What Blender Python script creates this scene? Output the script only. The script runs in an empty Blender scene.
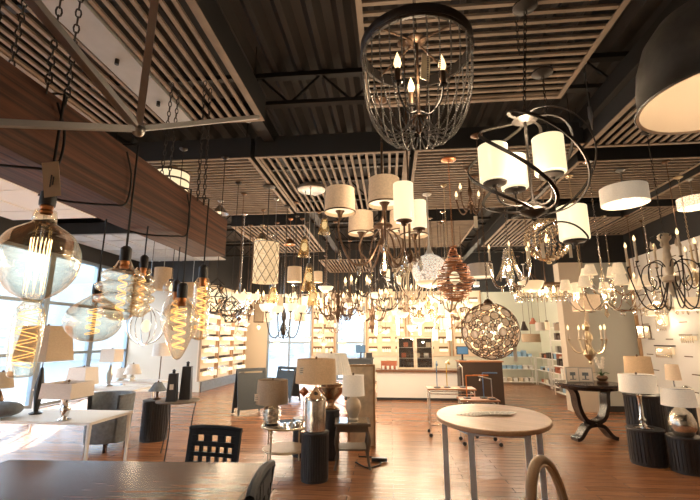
import bpy, math, random
from mathutils import Vector, Matrix
R = math.radians
PI = math.pi
rnd = random.Random(7)
sc = bpy.context.scene
col = sc.collection

# ------------------------------------------------------------------ camera
FOC, YAW, PITCH, EYE = 413.4, .095, .21, 1.55
fw = Vector((-math.sin(YAW)*math.cos(PITCH), math.cos(YAW)*math.cos(PITCH), math.sin(PITCH)))
rt = Vector((math.cos(YAW), math.sin(YAW), 0))
up = rt.cross(fw)
CAM = Vector((0, 0, EYE))
cd = bpy.data.cameras.new('camera'); cam = bpy.data.objects.new('camera', cd); col.objects.link(cam)
cam.matrix_world = Matrix(((rt.x, up.x, -fw.x, 0), (rt.y, up.y, -fw.y, 0), (rt.z, up.z, -fw.z, EYE), (0, 0, 0, 1)))
cd.sensor_fit = 'HORIZONTAL'; cd.sensor_width = 36; cd.lens = 36*FOC/700; cd.clip_start = .05; cd.clip_end = 300
sc.camera = cam

def ray(x, y): return fw + rt*((x-350)/FOC) + up*((250-y)/FOC)
def at(x, y, Y): d = ray(x, y); return CAM + d*(Y/d.y)
def atz(x, y, z): d = ray(x, y); return CAM + d*((z-EYE)/d.z)
def atx(x, y, X): d = ray(x, y); return CAM + d*(X/d.x)
def mpp(P): return (Vector(P)-CAM).dot(fw)/FOC      # metres per photograph pixel at a point

# ------------------------------------------------------------------ materials
def nodes(name):
    m = bpy.data.materials.new(name); m.use_nodes = True
    nt = m.node_tree
    return m, nt, nt.nodes['Principled BSDF'], nt.nodes['Material Output']

def mat(name, c, rough=.5, metal=0., em=None, es=0., var=0., scale=8., bump=0., spec=None, stretch=None, trans=0.):
    m, nt, b, o = nodes(name)
    b.inputs['Base Color'].default_value = (*c, 1)
    b.inputs['Roughness'].default_value = rough
    b.inputs['Metallic'].default_value = metal
    if spec is not None: b.inputs['Specular IOR Level'].default_value = spec
    if em:
        b.inputs['Emission Color'].default_value = (*em, 1); b.inputs['Emission Strength'].default_value = es
    if trans: b.inputs['Transmission Weight'].default_value = trans
    if var or bump:
        tc = nt.nodes.new('ShaderNodeTexCoord'); mp = nt.nodes.new('ShaderNodeMapping'); nz = nt.nodes.new('ShaderNodeTexNoise')
        nz.inputs['Scale'].default_value = scale; nz.inputs['Detail'].default_value = 6
        if stretch: mp.inputs['Scale'].default_value = stretch
        nt.links.new(tc.outputs['Object'], mp.inputs[0]); nt.links.new(mp.outputs[0], nz.inputs[0])
        if var:
            rp = nt.nodes.new('ShaderNodeValToRGB')
            rp.color_ramp.elements[0].position = .3; rp.color_ramp.elements[1].position = .7
            rp.color_ramp.elements[0].color = (*[max(0, x*(1-var)) for x in c], 1)
            rp.color_ramp.elements[1].color = (*[min(1, x*(1+var)) for x in c], 1)
            nt.links.new(nz.outputs[0], rp.inputs[0]); nt.links.new(rp.outputs[0], b.inputs['Base Color'])
        if bump:
            bp = nt.nodes.new('ShaderNodeBump'); bp.inputs['Strength'].default_value = bump; bp.inputs['Distance'].default_value = .01
            nt.links.new(nz.outputs[0], bp.inputs['Height']); nt.links.new(bp.outputs[0], b.inputs['Normal'])
    return m

def glass(name, tint, gl=.08, rough=.02, gcol=(1, 1, 1), edge=.55):
    m = bpy.data.materials.new(name); m.use_nodes = True; nt = m.node_tree
    for n in list(nt.nodes): nt.nodes.remove(n)
    o = nt.nodes.new('ShaderNodeOutputMaterial'); mx = nt.nodes.new('ShaderNodeMixShader')
    t = nt.nodes.new('ShaderNodeBsdfTransparent'); g = nt.nodes.new('ShaderNodeBsdfGlossy'); lw = nt.nodes.new('ShaderNodeLayerWeight')
    mr = nt.nodes.new('ShaderNodeMapRange')
    t.inputs[0].default_value = (*tint, 1); g.inputs['Color'].default_value = (*gcol, 1); g.inputs['Roughness'].default_value = rough
    lw.inputs['Blend'].default_value = .35
    mr.inputs['To Min'].default_value = gl; mr.inputs['To Max'].default_value = edge
    nt.links.new(lw.outputs['Facing'], mr.inputs['Value']); nt.links.new(mr.outputs[0], mx.inputs[0])
    nt.links.new(t.outputs[0], mx.inputs[1]); nt.links.new(g.outputs[0], mx.inputs[2]); nt.links.new(mx.outputs[0], o.inputs[0])
    return m

def planks(name, c1, c2, mortar, lx, ly, rough, rot=0., gap=.006, grain=.35, bumpy=0., spec=.5, mdim=.0):
    m, nt, b, o = nodes(name)
    tc = nt.nodes.new('ShaderNodeTexCoord'); mp = nt.nodes.new('ShaderNodeMapping'); mp.inputs['Rotation'].default_value = (0, 0, rot)
    br = nt.nodes.new('ShaderNodeTexBrick'); br.inputs['Scale'].default_value = 1
    br.inputs['Brick Width'].default_value = lx; br.inputs['Row Height'].default_value = ly; br.inputs['Mortar Size'].default_value = gap
    br.inputs['Color1'].default_value = (*c1, 1); br.inputs['Color2'].default_value = (*c2, 1); br.inputs['Mortar'].default_value = (*mortar, 1)
    br.offset = .37
    nz = nt.nodes.new('ShaderNodeTexNoise'); nz.inputs['Scale'].default_value = 3; nz.inputs['Detail'].default_value = 8
    mp2 = nt.nodes.new('ShaderNodeMapping'); mp2.inputs['Scale'].default_value = (1.2, 14, 6); mp2.inputs['Rotation'].default_value = (0, 0, 0)
    nt.links.new(tc.outputs['Object'], mp.inputs[0]); nt.links.new(mp.outputs[0], br.inputs['Vector'])
    nt.links.new(mp.outputs[0], mp2.inputs[0]); nt.links.new(mp2.outputs[0], nz.inputs[0])
    mr = nt.nodes.new('ShaderNodeMapRange'); mr.inputs['From Min'].default_value = .25; mr.inputs['From Max'].default_value = .75
    mr.inputs['To Min'].default_value = 1-grain; mr.inputs['To Max'].default_value = 1+grain
    nt.links.new(nz.outputs[0], mr.inputs['Value'])
    mu = nt.nodes.new('ShaderNodeMix'); mu.data_type = 'RGBA'; mu.blend_type = 'MULTIPLY'; mu.inputs[0].default_value = 1
    nt.links.new(br.outputs['Color'], mu.inputs[6]); nt.links.new(mr.outputs[0], mu.inputs[7]); nt.links.new(mu.outputs[2], b.inputs['Base Color'])
    b.inputs['Roughness'].default_value = rough; b.inputs['Specular IOR Level'].default_value = spec
    if bumpy:
        bp = nt.nodes.new('ShaderNodeBump'); bp.inputs['Strength'].default_value = bumpy; bp.inputs['Distance'].default_value = .01
        nt.links.new(nz.outputs[0], bp.inputs['Height']); nt.links.new(bp.outputs[0], b.inputs['Normal'])
    return m

M = {}
M['floor'] = planks('floor_laminate', (.33, .145, .066), (.235, .098, .043), (.10, .042, .019), 1.25, .13, .27, 0, .0035, .3)
M['beam'] = mat('reclaimed_timber', (.12, .041, .016), .62, var=.7, scale=5, bump=.3, stretch=(9, .12, 9))
M['slat'] = mat('slat_wood', (.27, .205, .15), .6, var=.2, scale=5)
M['fascia'] = mat('black_fascia', (.022, .021, .021), .55)
M['deck'] = mat('dark_deck', (.034, .027, .023), .7)
M['joist'] = mat('dark_steel', (.014, .012, .011), .6)
M['white'] = mat('white_paint', (.78, .75, .70), .6)
M['cream'] = mat('cream_paint', (.62, .53, .42), .6)
M['teal'] = mat('grey_green_paint', (.52, .52, .46), .7)
M['pale'] = mat('pale_green_paint', (.66, .67, .56), .7)
M['panelwhite'] = mat('white_ceiling_board', (.8, .76, .68), .7)
M['greyboard'] = mat('grey_board', (.42, .43, .43), .6, var=.1, scale=4)
M['alu'] = mat('grey_aluminium', (.26, .31, .35), .4, .5)
M['iron'] = mat('wrought_iron', (.045, .038, .034), .45, .6)
M['bronze'] = mat('aged_bronze', (.16, .10, .065), .4, .8)
M['grille'] = mat('bead_metal', (.21, .20, .185), .4, .7)
M['chrome'] = mat('chrome', (.75, .74, .72), .16, 1)
M['steel'] = mat('brushed_steel', (.45, .44, .42), .32, 1)
M['gold'] = mat('soft_gold', (.58, .46, .30), .3, .9)
M['copper'] = mat('copper', (.55, .26, .13), .32, .9)
M['black'] = mat('black_plastic', (.02, .02, .022), .45)
M['cord'] = mat('black_cord', (.012, .011, .011), .6)
M['zinc'] = mat('dark_zinc', (.12, .115, .105), .5, .6, var=.3, scale=9)
M['lining'] = mat('white_enamel', (.82, .72, .6), .5)
M['flame'] = mat('candle_bulb_glow', (1, .8, .5), .3, em=(1, .72, .36), es=1.1)
M['filament'] = mat('filament_glow', (1, .6, .2), .3, em=(1, .52, .16), es=1.3)
M['filhot'] = mat('hot_filament_glow', (1, .8, .5), .3, em=(1, .72, .36), es=2.2)
M['amber'] = glass('amber_glass', (.985, .915, .79), .07, .03, (1, .93, .8), .8)
M['clear'] = glass('clear_glass', (.95, .95, .94), .07, .02, (1, 1, 1), .5)
M['crystal'] = glass('crystal', (.97, .94, .88), .42, .08, (1, .95, .86), .9)
M['seeded'] = glass('lit_seeded_glass', (1., .94, .82), .2, .2, (1, .88, .68), .6)
M['pleat'] = mat('lit_pleated_fabric', (.66, .56, .44), .8, em=(1, .72, .42), es=.26, var=.2, scale=50, stretch=(6, 6, .3))
M['pane'] = glass('window_glass', (.97, .99, 1), .04, .01, (1, 1, 1), .3)
M['shade'] = mat('lit_linen_shade', (.62, .48, .34), .8, em=(1, .62, .33), es=.13, var=.12, scale=60)
M['shadein'] = mat('glowing_diffuser', (.5, .44, .34), .6, em=(1, .82, .50), es=.55)
M['opal'] = mat('lit_opal_glass', (.5, .45, .36), .3, em=(1, .80, .48), es=.50)
M['glow'] = mat('lit_frosted_glass', (.5, .46, .38), .3, em=(1, .82, .48), es=.56)
M['soft'] = mat('softly_lit_glass', (.5, .42, .32), .3, em=(1, .68, .36), es=.34)
M['led'] = mat('white_led_tube', (.95, .95, .9), .3, em=(1, .95, .85), es=1.2)
M['linen'] = mat('tan_linen', (.50, .38, .26), .85, var=.12, scale=70)
M['linen_grey'] = mat('grey_linen', (.42, .34, .26), .85, var=.12, scale=70)
M['linen_white'] = mat('white_linen', (.78, .70, .62), .85, var=.06, scale=70)
M['linen_on'] = mat('glowing_white_linen', (.8, .72, .62), .85, em=(1, .84, .62), es=.12, var=.06, scale=70)
M['cardboard'] = mat('tan_card', (.52, .38, .25), .8)
M['paper'] = mat('tag_paper', (.8, .72, .6), .7)
M['ink'] = mat('printed_ink', (.08, .07, .06), .7)
M['mercury'] = mat('mercury_glass', (.72, .66, .58), .18, .9, var=.35, scale=14, bump=.15)
M['pipe'] = mat('pipe_bar_metal', (.55, .54, .53), .4, .75)
M['walnutlight'] = mat('light_turned_wood', (.42, .26, .14), .45, var=.15, scale=8)
M['walnutdark'] = mat('dark_counter_wood', (.16, .075, .04), .35, var=.2, scale=6)
M['bronzeshine'] = mat('polished_bronze', (.40, .27, .18), .22, .95, var=.2, scale=10)
M['linen_lit'] = mat('warm_linen', (.58, .40, .24), .85, em=(1, .6, .3), es=.05, var=.12, scale=70)
M['slatedark'] = mat('dark_slate_frame', (.04, .048, .055), .5)
M['rib'] = mat('black_ribbed_wood', (.028, .028, .032), .4)
M['tabledark'] = planks('dark_table_wood', (.15, .062, .03), (.12, .05, .024), (.05, .02, .012), 4, .3, .25, 0, .002, .3)
M['chairdark'] = mat('blue_black_paint', (.024, .031, .041), .6, spec=.2)
M['darkwood'] = mat('espresso_wood', (.03, .018, .014), .25)
M['oak'] = planks('oak_top', (.55, .33, .18), (.5, .29, .15), (.4, .22, .11), 2.5, .12, .4, .5, .001, .15)
M['legmetal'] = mat('pale_metal', (.74, .77, .79), .4, .2)
M['walnut'] = mat('warm_wood', (.36, .15, .06), .4, var=.2, scale=6, stretch=(1, 8, 8))
M['brown'] = mat('brown_laminate', (.045, .028, .02), .45)
M['slate'] = mat('slate_paint', (.04, .05, .058), .5)
M['mirror'] = mat('mirror_glass', (.8, .8, .78), .05, 1)
M['ceramic'] = mat('cream_ceramic', (.68, .58, .44), .3, var=.15, scale=12)
M['green'] = mat('leaf_green', (.06, .12, .04), .5)
M['petal'] = mat('white_petal', (.85, .78, .7), .5)
M['blue'] = mat('blue_plastic', (.10, .22, .42), .5)
M['bluelight'] = mat('blue_packaging', (.28, .45, .62), .5)
M['orange'] = mat('orange_enamel', (.75, .22, .03), .35)
M['yellow'] = mat('yellow_enamel', (.75, .52, .08), .35)
M['red'] = mat('rust_red', (.4, .12, .06), .5)
M['greytuft'] = mat('grey_upholstery', (.16, .18, .2), .8, var=.2, scale=20)
M['screen'] = mat('monitor_screen', (.05, .1, .16), .2, em=(.2, .45, .7), es=.15)
M['taupe'] = mat('grey_brown_wood', (.15, .115, .085), .45)
M['mosaic'] = None
M['board'] = mat('display_board', (.76, .62, .46), .6)
M['facade'] = mat('added_facade', (.20, .215, .225), .9, var=.25, scale=.3)
M['concrete'] = mat('pavement_concrete', (.09, .105, .12), .9, var=.1, scale=2)

def cells(name, c1, c2, scale, rough=.15, em=None, es=0, metal=0., lo=.0, hi=.1):
    m, nt, b, o = nodes(name)
    tc = nt.nodes.new('ShaderNodeTexCoord'); v = nt.nodes.new('ShaderNodeTexVoronoi'); v.feature = 'DISTANCE_TO_EDGE'
    v.inputs['Scale'].default_value = scale
    rp = nt.nodes.new('ShaderNodeValToRGB'); rp.color_ramp.elements[0].position = lo; rp.color_ramp.elements[1].position = hi
    rp.color_ramp.elements[0].color = (*c1, 1); rp.color_ramp.elements[1].color = (*c2, 1)
    nt.links.new(tc.outputs['Object'], v.inputs['Vector']); nt.links.new(v.outputs[0], rp.inputs[0]); nt.links.new(rp.outputs[0], b.inputs['Base Color'])
    b.inputs['Roughness'].default_value = rough; b.inputs['Metallic'].default_value = metal
    if em:
        b.inputs['Emission Color'].default_value = (*em, 1); b.inputs['Emission Strength'].default_value = es
        nt.links.new(rp.outputs[0], b.inputs['Emission Color'])
    return m
M['mosaic'] = cells('mosaic_glass', (.25, .2, .15), (.95, .85, .7), 26, em=(1, .85, .6), es=.36)
M['pressed'] = cells('pressed_crystal_glass', (.4, .25, .12), (1, .82, .58), 30, em=(1, .8, .5), es=.5)

# ------------------------------------------------------------------ mesh building
class MB:
    def __init__(s): s.v = []; s.f = []; s.m = []; s.cur = 0
    def quadgrid(s, rows, closed_u=True, closed_v=False):
        b = len(s.v); n = len(rows[0]); k = len(rows)
        for r in rows: s.v.extend(r)
        for i in range(k if closed_v else k-1):
            i2 = (i+1) % k
            for j in range(n if closed_u else n-1):
                j2 = (j+1) % n
                s.f.append((b+i*n+j, b+i*n+j2, b+i2*n+j2, b+i2*n+j)); s.m.append(s.cur)
        return b
    def face(s, pts):
        b = len(s.v); s.v.extend([tuple(p) for p in pts]); s.f.append(tuple(range(b, b+len(pts)))); s.m.append(s.cur)
    def box(s, c, d, rz=0., T=None):
        x, y, z = d[0]/2, d[1]/2, d[2]/2
        P = [(-x, -y, -z), (x, -y, -z), (x, y, -z), (-x, y, -z), (-x, -y, z), (x, -y, z), (x, y, z), (-x, y, z)]
        cr, sr = math.cos(rz), math.sin(rz); b = len(s.v)
        for p in P:
            if T is not None: q = T @ Vector(p); s.v.append((q.x+c[0], q.y+c[1], q.z+c[2]))
            else: s.v.append((c[0]+p[0]*cr-p[1]*sr, c[1]+p[0]*sr+p[1]*cr, c[2]+p[2]))
        for q in ((0, 3, 2, 1), (4, 5, 6, 7), (0, 1, 5, 4), (1, 2, 6, 5), (2, 3, 7, 6), (3, 0, 4, 7)):
            s.f.append(tuple(b+i for i in q)); s.m.append(s.cur)
        return s
    def bar(s, a, b, w, h=None):       # rectangular bar from a to b
        a = Vector(a); b = Vector(b); d = (b-a); L = d.length; d.normalize(); h = h or w
        ref = Vector((0, 0, 1)) if abs(d.z) < .95 else Vector((0, 1, 0))
        sx = d.cross(ref).normalized(); sz = sx.cross(d)
        T = Matrix((sx, d, sz)).transposed()
        return s.box((a+b)/2, (w, L, h), T=T)
    def lathe(s, prof, n=24, c=(0, 0, 0), sx=1., sy=1., ax='z'):
        rows = []
        for r, z in prof:
            row = []
            for i in range(n):
                t = 2*PI*i/n; x, y, zz = r*math.cos(t)*sx, r*math.sin(t)*sy, z
                if ax == 'x': x, y, zz = zz, x, y
                if ax == 'y': x, y, zz = x, zz, y
                row.append((c[0]+x, c[1]+y, c[2]+zz))
            rows.append(row)
        s.quadgrid(rows); return s
    def cyl(s, c, r, h, n=20, r2=None):
        r2 = r if r2 is None else r2
        return s.lathe([(.0001, 0), (r, 0), (r2, h), (.0001, h)], n, c)
    def shell(s, r0, r1, z0, z1, n=28, t=.004, c=(0, 0, 0), sx=1, sy=1):       # open shade: r0 at z0, r1 at z1
        return s.lathe([(r0, z0), (r1, z1), (r1-t, z1), (r0-t, z0), (r0, z0)], n, c, sx, sy)
    def sphere(s, c, r, n=16, k=10, sz=1., sx=1., sy=1.):
        return s.lathe([(max(.0001, r*math.sin(PI*i/k)), -r*sz*math.cos(PI*i/k)) for i in range(k+1)], n, c, sx, sy)
    def tube(s, pts, r, n=8, closed=False, cap=True):
        P = [Vector(p) for p in pts]; k = len(P)
        rr = r if isinstance(r, (list, tuple)) else [r]*k
        T = []
        for i in range(k):
            a = P[(i-1) % k] if (closed or i > 0) else P[i]; b = P[(i+1) % k] if (closed or i < k-1) else P[i]
            d = (b-a); T.append(d.normalized() if d.length > 1e-9 else Vector((0, 0, 1)))
        ref = Vector((0, 0, 1)) if abs(T[0].z) < .9 else Vector((1, 0, 0))
        u = T[0].cross(ref).normalized(); rows = []
        for i in range(k):
            u = (u - T[i]*u.dot(T[i]))
            u = u.normalized() if u.length > 1e-6 else T[i].orthogonal().normalized()
            w = T[i].cross(u)
            rows.append([tuple(P[i] + (u*math.cos(2*PI*j/n) + w*math.sin(2*PI*j/n))*rr[i]) for j in range(n)])
        b = s.quadgrid(rows, True, closed)
        if cap and not closed:
            s.f.append(tuple(b+j for j in range(n))[::-1]); s.m.append(s.cur)
            s.f.append(tuple(b+(k-1)*n+j for j in range(n))); s.m.append(s.cur)
        return s
    def ring(s, c, R_, r, N=40, n=6, T=None, sx=1., sy=1.):
        pts = []
        for i in range(N):
            t = 2*PI*i/N; p = Vector((R_*sx*math.cos(t), R_*sy*math.sin(t), 0))
            if T is not None: p = T @ p
            pts.append(p + Vector(c))
        return s.tube(pts, r, n, True)
    def prism(s, poly, z0, z1):           # polygon (x,y) list extruded in z
        n = len(poly); b = len(s.v)
        s.v.extend([(x, y, z0) for x, y in poly]); s.v.extend([(x, y, z1) for x, y in poly])
        s.f.append(tuple(range(b, b+n))[::-1]); s.m.append(s.cur); s.f.append(tuple(range(b+n, b+2*n))); s.m.append(s.cur)
        for i in range(n):
            j = (i+1) % n; s.f.append((b+i, b+j, b+n+j, b+n+i)); s.m.append(s.cur)
        return s
    def chain(s, a, b, L=.05, w=.011, r=.0035, N=8, n=4):
        a = Vector(a); b = Vector(b); d = b-a; k = max(1, int(d.length/(L*.78))); d.normalize()
        u = d.orthogonal().normalized(); w2 = d.cross(u)
        for i in range(k):
            c = a + (b-a)*((i+.5)/k); q = u if i % 2 else w2
            s.tube([c + d*(L/2*math.cos(2*PI*j/N)) + q*(w*math.sin(2*PI*j/N)) for j in range(N)], r, n, True)
        return s
    def drop(s, c, L, r, n=6):           # faceted crystal drop hanging from c
        return s.lathe([(.0002, 0), (r*.45, -L*.25), (r, -L*.68), (r*.6, -L*.9), (.0002, -L)], n, c)
    def flame(s, c, L, r, n=8):
        return s.lathe([(.0002, 0), (r*.6, L*.06), (r, L*.32), (r*.75, L*.58), (r*.32, L*.82), (.0002, L)], n, c)
    def move(s, T, since=0):
        for i in range(since, len(s.v)):
            q = T @ Vector(s.v[i]); s.v[i] = (q.x, q.y, q.z)
        return s
    def obj(s, name, m, parent=None, smooth=True, angle=40, loc=None):
        me = bpy.data.meshes.new(name); me.from_pydata([tuple(v) for v in s.v], [], s.f)
        for q in (m if isinstance(m, (list, tuple)) else [m]): me.materials.append(M[q] if isinstance(q, str) else q)
        if isinstance(m, (list, tuple)): me.polygons.foreach_set('material_index', s.m)
        me.update()
        if smooth:
            me.polygons.foreach_set('use_smooth', [True]*len(me.polygons)); me.set_sharp_from_angle(angle=R(angle))
        o = bpy.data.objects.new(name, me); col.objects.link(o)
        if parent: o.parent = parent
        if loc: o.location = loc
        return o

def spl(P, n=6):            # smooth curve through points
    P = [Vector(p) for p in P]; out = []
    Q = [P[0]*2-P[1]] + P + [P[-1]*2-P[-2]]
    for i in range(1, len(Q)-2):
        for k in range(n):
            t = k/n; a, b, c, d = Q[i-1], Q[i], Q[i+1], Q[i+2]
            out.append(.5*((2*b) + (c-a)*t + (2*a-5*b+4*c-d)*t*t + (3*b-a-3*c+d)*t**3))
    out.append(P[-1]); return out

def bulb_light(par, z=0., W=9., x=0., y=0., c=(1, .77, .52), r=.04):
    l = bpy.data.lights.new('lamp_light', 'POINT'); l.energy = W*LW; l.color = c; l.shadow_soft_size = r
    o = bpy.data.objects.new('lamp_light', l); col.objects.link(o); o.parent = par; o.location = (x, y, z); return o
LW = .85
def tag(o, label, cat, group=None, kind='thing'):
    o['label'] = label; o['category'] = cat; o['kind'] = kind
    if group: o['group'] = group
    return o
def thing(name, label, cat, loc=(0, 0, 0), rz=0., group=None):
    o = bpy.data.objects.new(name, None); col.objects.link(o); o.location = loc; o.rotation_euler = (0, 0, rz); o.empty_display_size = .1
    return tag(o, label, cat, group)
def struct(o): o['kind'] = 'structure'; return o
KIDS = {}
def copy_tree(o, loc, rz=None, label=None, group=None, scale=None):
    def rec(x, par):
        c = x.copy(); col.objects.link(c)
        if par: c.parent = par
        for ch in x.children: rec(ch, c)
        return c
    c = rec(o, None); c.location = loc
    if rz is not None: c.rotation_euler = (0, 0, rz)
    if label: c['label'] = label
    if group: c['group'] = group
    if scale: c.scale = (scale,)*3
    return c
def B(*a, **k): return MB().box(*a, **k)
# ------------------------------------------------------------------ the room
XL, XR, YB, YF, DECK = -8., 5.45, 16., -2.5, 4.75
struct(B(((XL+XR)/2, (YB+YF)/2, -.05), (XR-XL+.4, YB-YF+.4, .1)).obj('floor', 'floor', smooth=False))
mb = MB()                                                    # corrugated deck
px = []; x = XL-.2
while x < XR+.2:
    px += [(x, 0), (x+.07, .09), (x+.17, .09), (x+.24, 0)]; x += .30
mb.quadgrid([[(a, YF, DECK+b) for a, b in px], [(a, YB+.1, DECK+b) for a, b in px]], closed_u=False)
b0 = len(mb.v)
mb.box(((XL+XR)/2, (YB+YF)/2, DECK+.2), (XR-XL+.4, YB-YF+.4, .1))
struct(mb.obj('ceiling', 'deck', smooth=False))
n = 0
def trim(mb, m='joist'):
    global n; n += 1
    return struct(mb.obj('trim_%d' % n, m, smooth=False))
for Y in (1.1, 2.75, 4.45, 6.1, 7.9, 9.7, 11.6, 13.6):              # open web joists under the deck
    mb = MB(); z1, z0 = DECK-.04, DECK-.42
    mb.box(((XL+XR)/2, Y, z1), (XR-XL, .09, .06)); mb.box(((XL+XR)/2, Y, z0), (XR-XL, .09, .05))
    x = XL
    while x < XR-.3:
        mb.bar((x, Y, z0), (x+.38, Y, z1), .025); mb.bar((x+.38, Y, z1), (x+.76, Y, z0), .025); x += .76
    trim(mb)
for X in (-1.55, 2.46):
    trim(B((X, 6, DECK-.55), (.14, 17, .2)))

# slatted ceiling panels: a black box frame with wooden slats in its underside
CP = 0
def panel(x0, x1, y0, y1, along, label, z=3.9, m='slat', pitch=.098, hang=True):
    g = thing('slatted_ceiling_panel', label, 'ceiling panel', ((x0+x1)/2, (y0+y1)/2, z), 0, 'slatted panels hung below the deck')
    w, d = x1-x0, y1-y0; f = MB(); t = .028; H = .28
    for sx in (-1, 1): f.box((sx*(w/2-t/2), 0, H/2), (t, d, H))
    for sy in (-1, 1): f.box((0, sy*(d/2-t/2), H/2), (w-2*t, t, H))
    f.obj('frame', 'fascia', g, smooth=False)
    e = MB()
    for sx in (-1, 1): e.box((sx*(w/2-.022), 0, -.006), (.044, d, .012))
    for sy in (-1, 1): e.box((0, sy*(d/2-.022), -.006), (w-.088, .044, .012))
    e.obj('edge_trim', m, g, smooth=False)
    s = MB(); L, W = (d, w) if along == 'y' else (w, d)
    k = int((W-.12)/pitch); st = (W-.12)/k
    for i in range(k+1):
        q = -W/2+.06+i*st
        if along == 'y': s.box((q, 0, .014), (.033, L-.06, .022))
        else: s.box((0, q, .014), (L-.06, .033, .022))
    s.obj('slats', m, g, smooth=False)
    for q in (-.28, .28):
        if along == 'y': b = MB().box((0, q*d, .046), (w-.08, .05, .04))
        else: b = MB().box((q*w, 0, .046), (.05, d-.08, .04))
        b.obj('batten', 'fascia', g, smooth=False)
    if hang:
        for sx in (-1, 1):
            for sy in (-1, 1):
                MB().tube([(sx*(w/2-.1), sy*(d/2-.1), .1), (sx*(w/2-.1), sy*(d/2-.1), DECK-z)], .006, 5).obj('hanger_wire', 'iron', g)
    return g
pa = panel(-3.24, -1.33, .9, 4.05, 'y', 'daylit slatted ceiling panel with a smooth grey strip above the hanging timber beam')
st = MB().box((-.0, 0, .012), (.3, 3.05, .05)); st.obj('blank_strip', 'greyboard', pa, smooth=False)
for q in (-.3, .45, 1.1):
    MB().cyl((0, q, -.06), .018, .05, 10).obj('hook', 'black', pa)
panel(-.2, 1.74, .9, 3.9, 'x', 'slatted ceiling panel above the beaded basket chandelier')
panel(2.47, 4.55, .9, 5.08, 'y', 'slatted ceiling panel above the large dark dome pendant')
panel(-3.9, -1.80, 4.95, 7.48, 'x', 'slatted ceiling panel with cross slats past the end of the timber beam')
panel(-1.74, .30, 4.95, 7.45, 'y', 'slatted ceiling panel with lengthwise slats above the fabric shade chandelier')
panel(.36, 2.43, 4.95, 7.45, 'x', 'slatted ceiling panel above the swirling cage chandelier')
panel(2.58, 4.3, 5.5, 7.05, 'x', 'slatted ceiling panel above the plain white drum ceiling light')
panel(-3.36, -1.75, 8.3, 11.1, 'y', 'slatted ceiling panel above the woven paper lantern')
panel(-.2, 1.83, 8.3, 10.75, 'x', 'slatted ceiling panel above the mosaic glass globe')
panel(2.42, 4.58, 8.3, 10.85, 'y', 'slatted ceiling panel above the lampshade chandelier with pleated shades')
panel(-2.15, -.55, 12.3, 14.8, 'y', 'pale slatted ceiling panel near the back above the candle chandeliers')
panel(.1, 2.2, 12.3, 14.8, 'x', 'slatted ceiling panel near the back above the sales counter')
panel(4.5, 5.4, 5.3, 7.25, 'x', 'narrow slatted ceiling panel above the shallow crystal ceiling light')
panel(4.66, 5.4, 7.7, 9.85, 'y', 'narrow slatted ceiling panel over the display boards by the partition')
def board(x0, x1, y0, y1, m, label, z=3.9):
    g = thing('ceiling_board', label, 'ceiling panel', ((x0+x1)/2, (y0+y1)/2, z), 0, 'smooth ceiling boards near the windows')
    w, d = x1-x0, y1-y0
    B((0, 0, .015), (w, d, .03)).obj('board', m, g, smooth=False)
    f = MB()
    for sx in (-1, 1): f.box((sx*(w/2-.014), 0, .17), (.028, d, .27))
    for sy in (-1, 1): f.box((0, sy*(d/2-.014), .17), (w-.056, .028, .27))
    f.obj('frame', 'fascia', g, smooth=False)
    r = MB()
    for q in (-.25, .0, .25): r.box((q*w, 0, -.01), (.04, d-.1, .02))
    for q in (-.33, .0, .33): r.box((0, q*d, -.008), (w-.1, .03, .016))
    r.obj('batten', m, g, smooth=False)
    for sx in (-1, 1):
        MB().tube([(sx*(w/2-.1), 0, .1), (sx*(w/2-.1), 0, DECK-z)], .006, 5).obj('hanger_wire', 'iron', g)
board(-7.6, -3.98, 4.2, 7.42, 'panelwhite', 'white ceiling board with battens behind the big globe bulb')
board(-7.8, -5.0, 8.75, 12.1, 'greyboard', 'grey ceiling board over the tall windows behind the ringed bulbs')
board(-7.6, -3.98, .2, 4.1, 'panelwhite', 'white ceiling board beside the near windows above the timber beam')

# walls
def wallbox(name, c, d, m): return struct(B(c, d).obj(name, m, smooth=False))
HW = 3.25                                       # the walls are painted dark above this height
def wall2(name, x0, x1, y0, y1, m, z0=0.):
    wallbox(name, ((x0+x1)/2, (y0+y1)/2, (z0+HW)/2), (x1-x0, y1-y0, HW-z0), m)
    wallbox(name+'_upper', ((x0+x1)/2, (y0+y1)/2, (HW+4.8)/2), (x1-x0, y1-y0, 4.8-HW), 'fascia')
wall2('wall_front_unseen', XL, XR, YF-.1, YF, 'cream')  # unseen wall behind the camera, put in to bounce and control the light
wall2('wall_right', XR, XR+.1, YF, 9.9, 'cream')
wall2('wall_right_far', XR, XR+.1, 9.9, YB, 'pale')
wallbox('wall_partition', ((4.42+XR)/2, 9.95, HW/2), (XR-4.42, .1, HW), 'teal')
wallbox('wall_pilaster', (4.15, 9.95, HW/2), (.54, .3, HW), 'cream')
wallbox('wall_partition_upper', ((3.88+XR)/2, 9.97, (HW+4.8)/2), (XR-3.88, .1, 4.8-HW), 'fascia')
wallbox('baseboard_partition', ((4.42+XR)/2, 9.89, .06), (XR-4.42, .02, .12), 'fascia')
wall2('wall_left_return', XL, -5.62, 12.25, 12.35, 'cream')
wall2('wall_left_far', -5.72, -5.62, 12.3, YB, 'cream')
wallbox('baseboard_left', (-5.60, (12.3+YB)/2, .14), (.04, YB-12.3, .28), 'greytuft')
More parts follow.
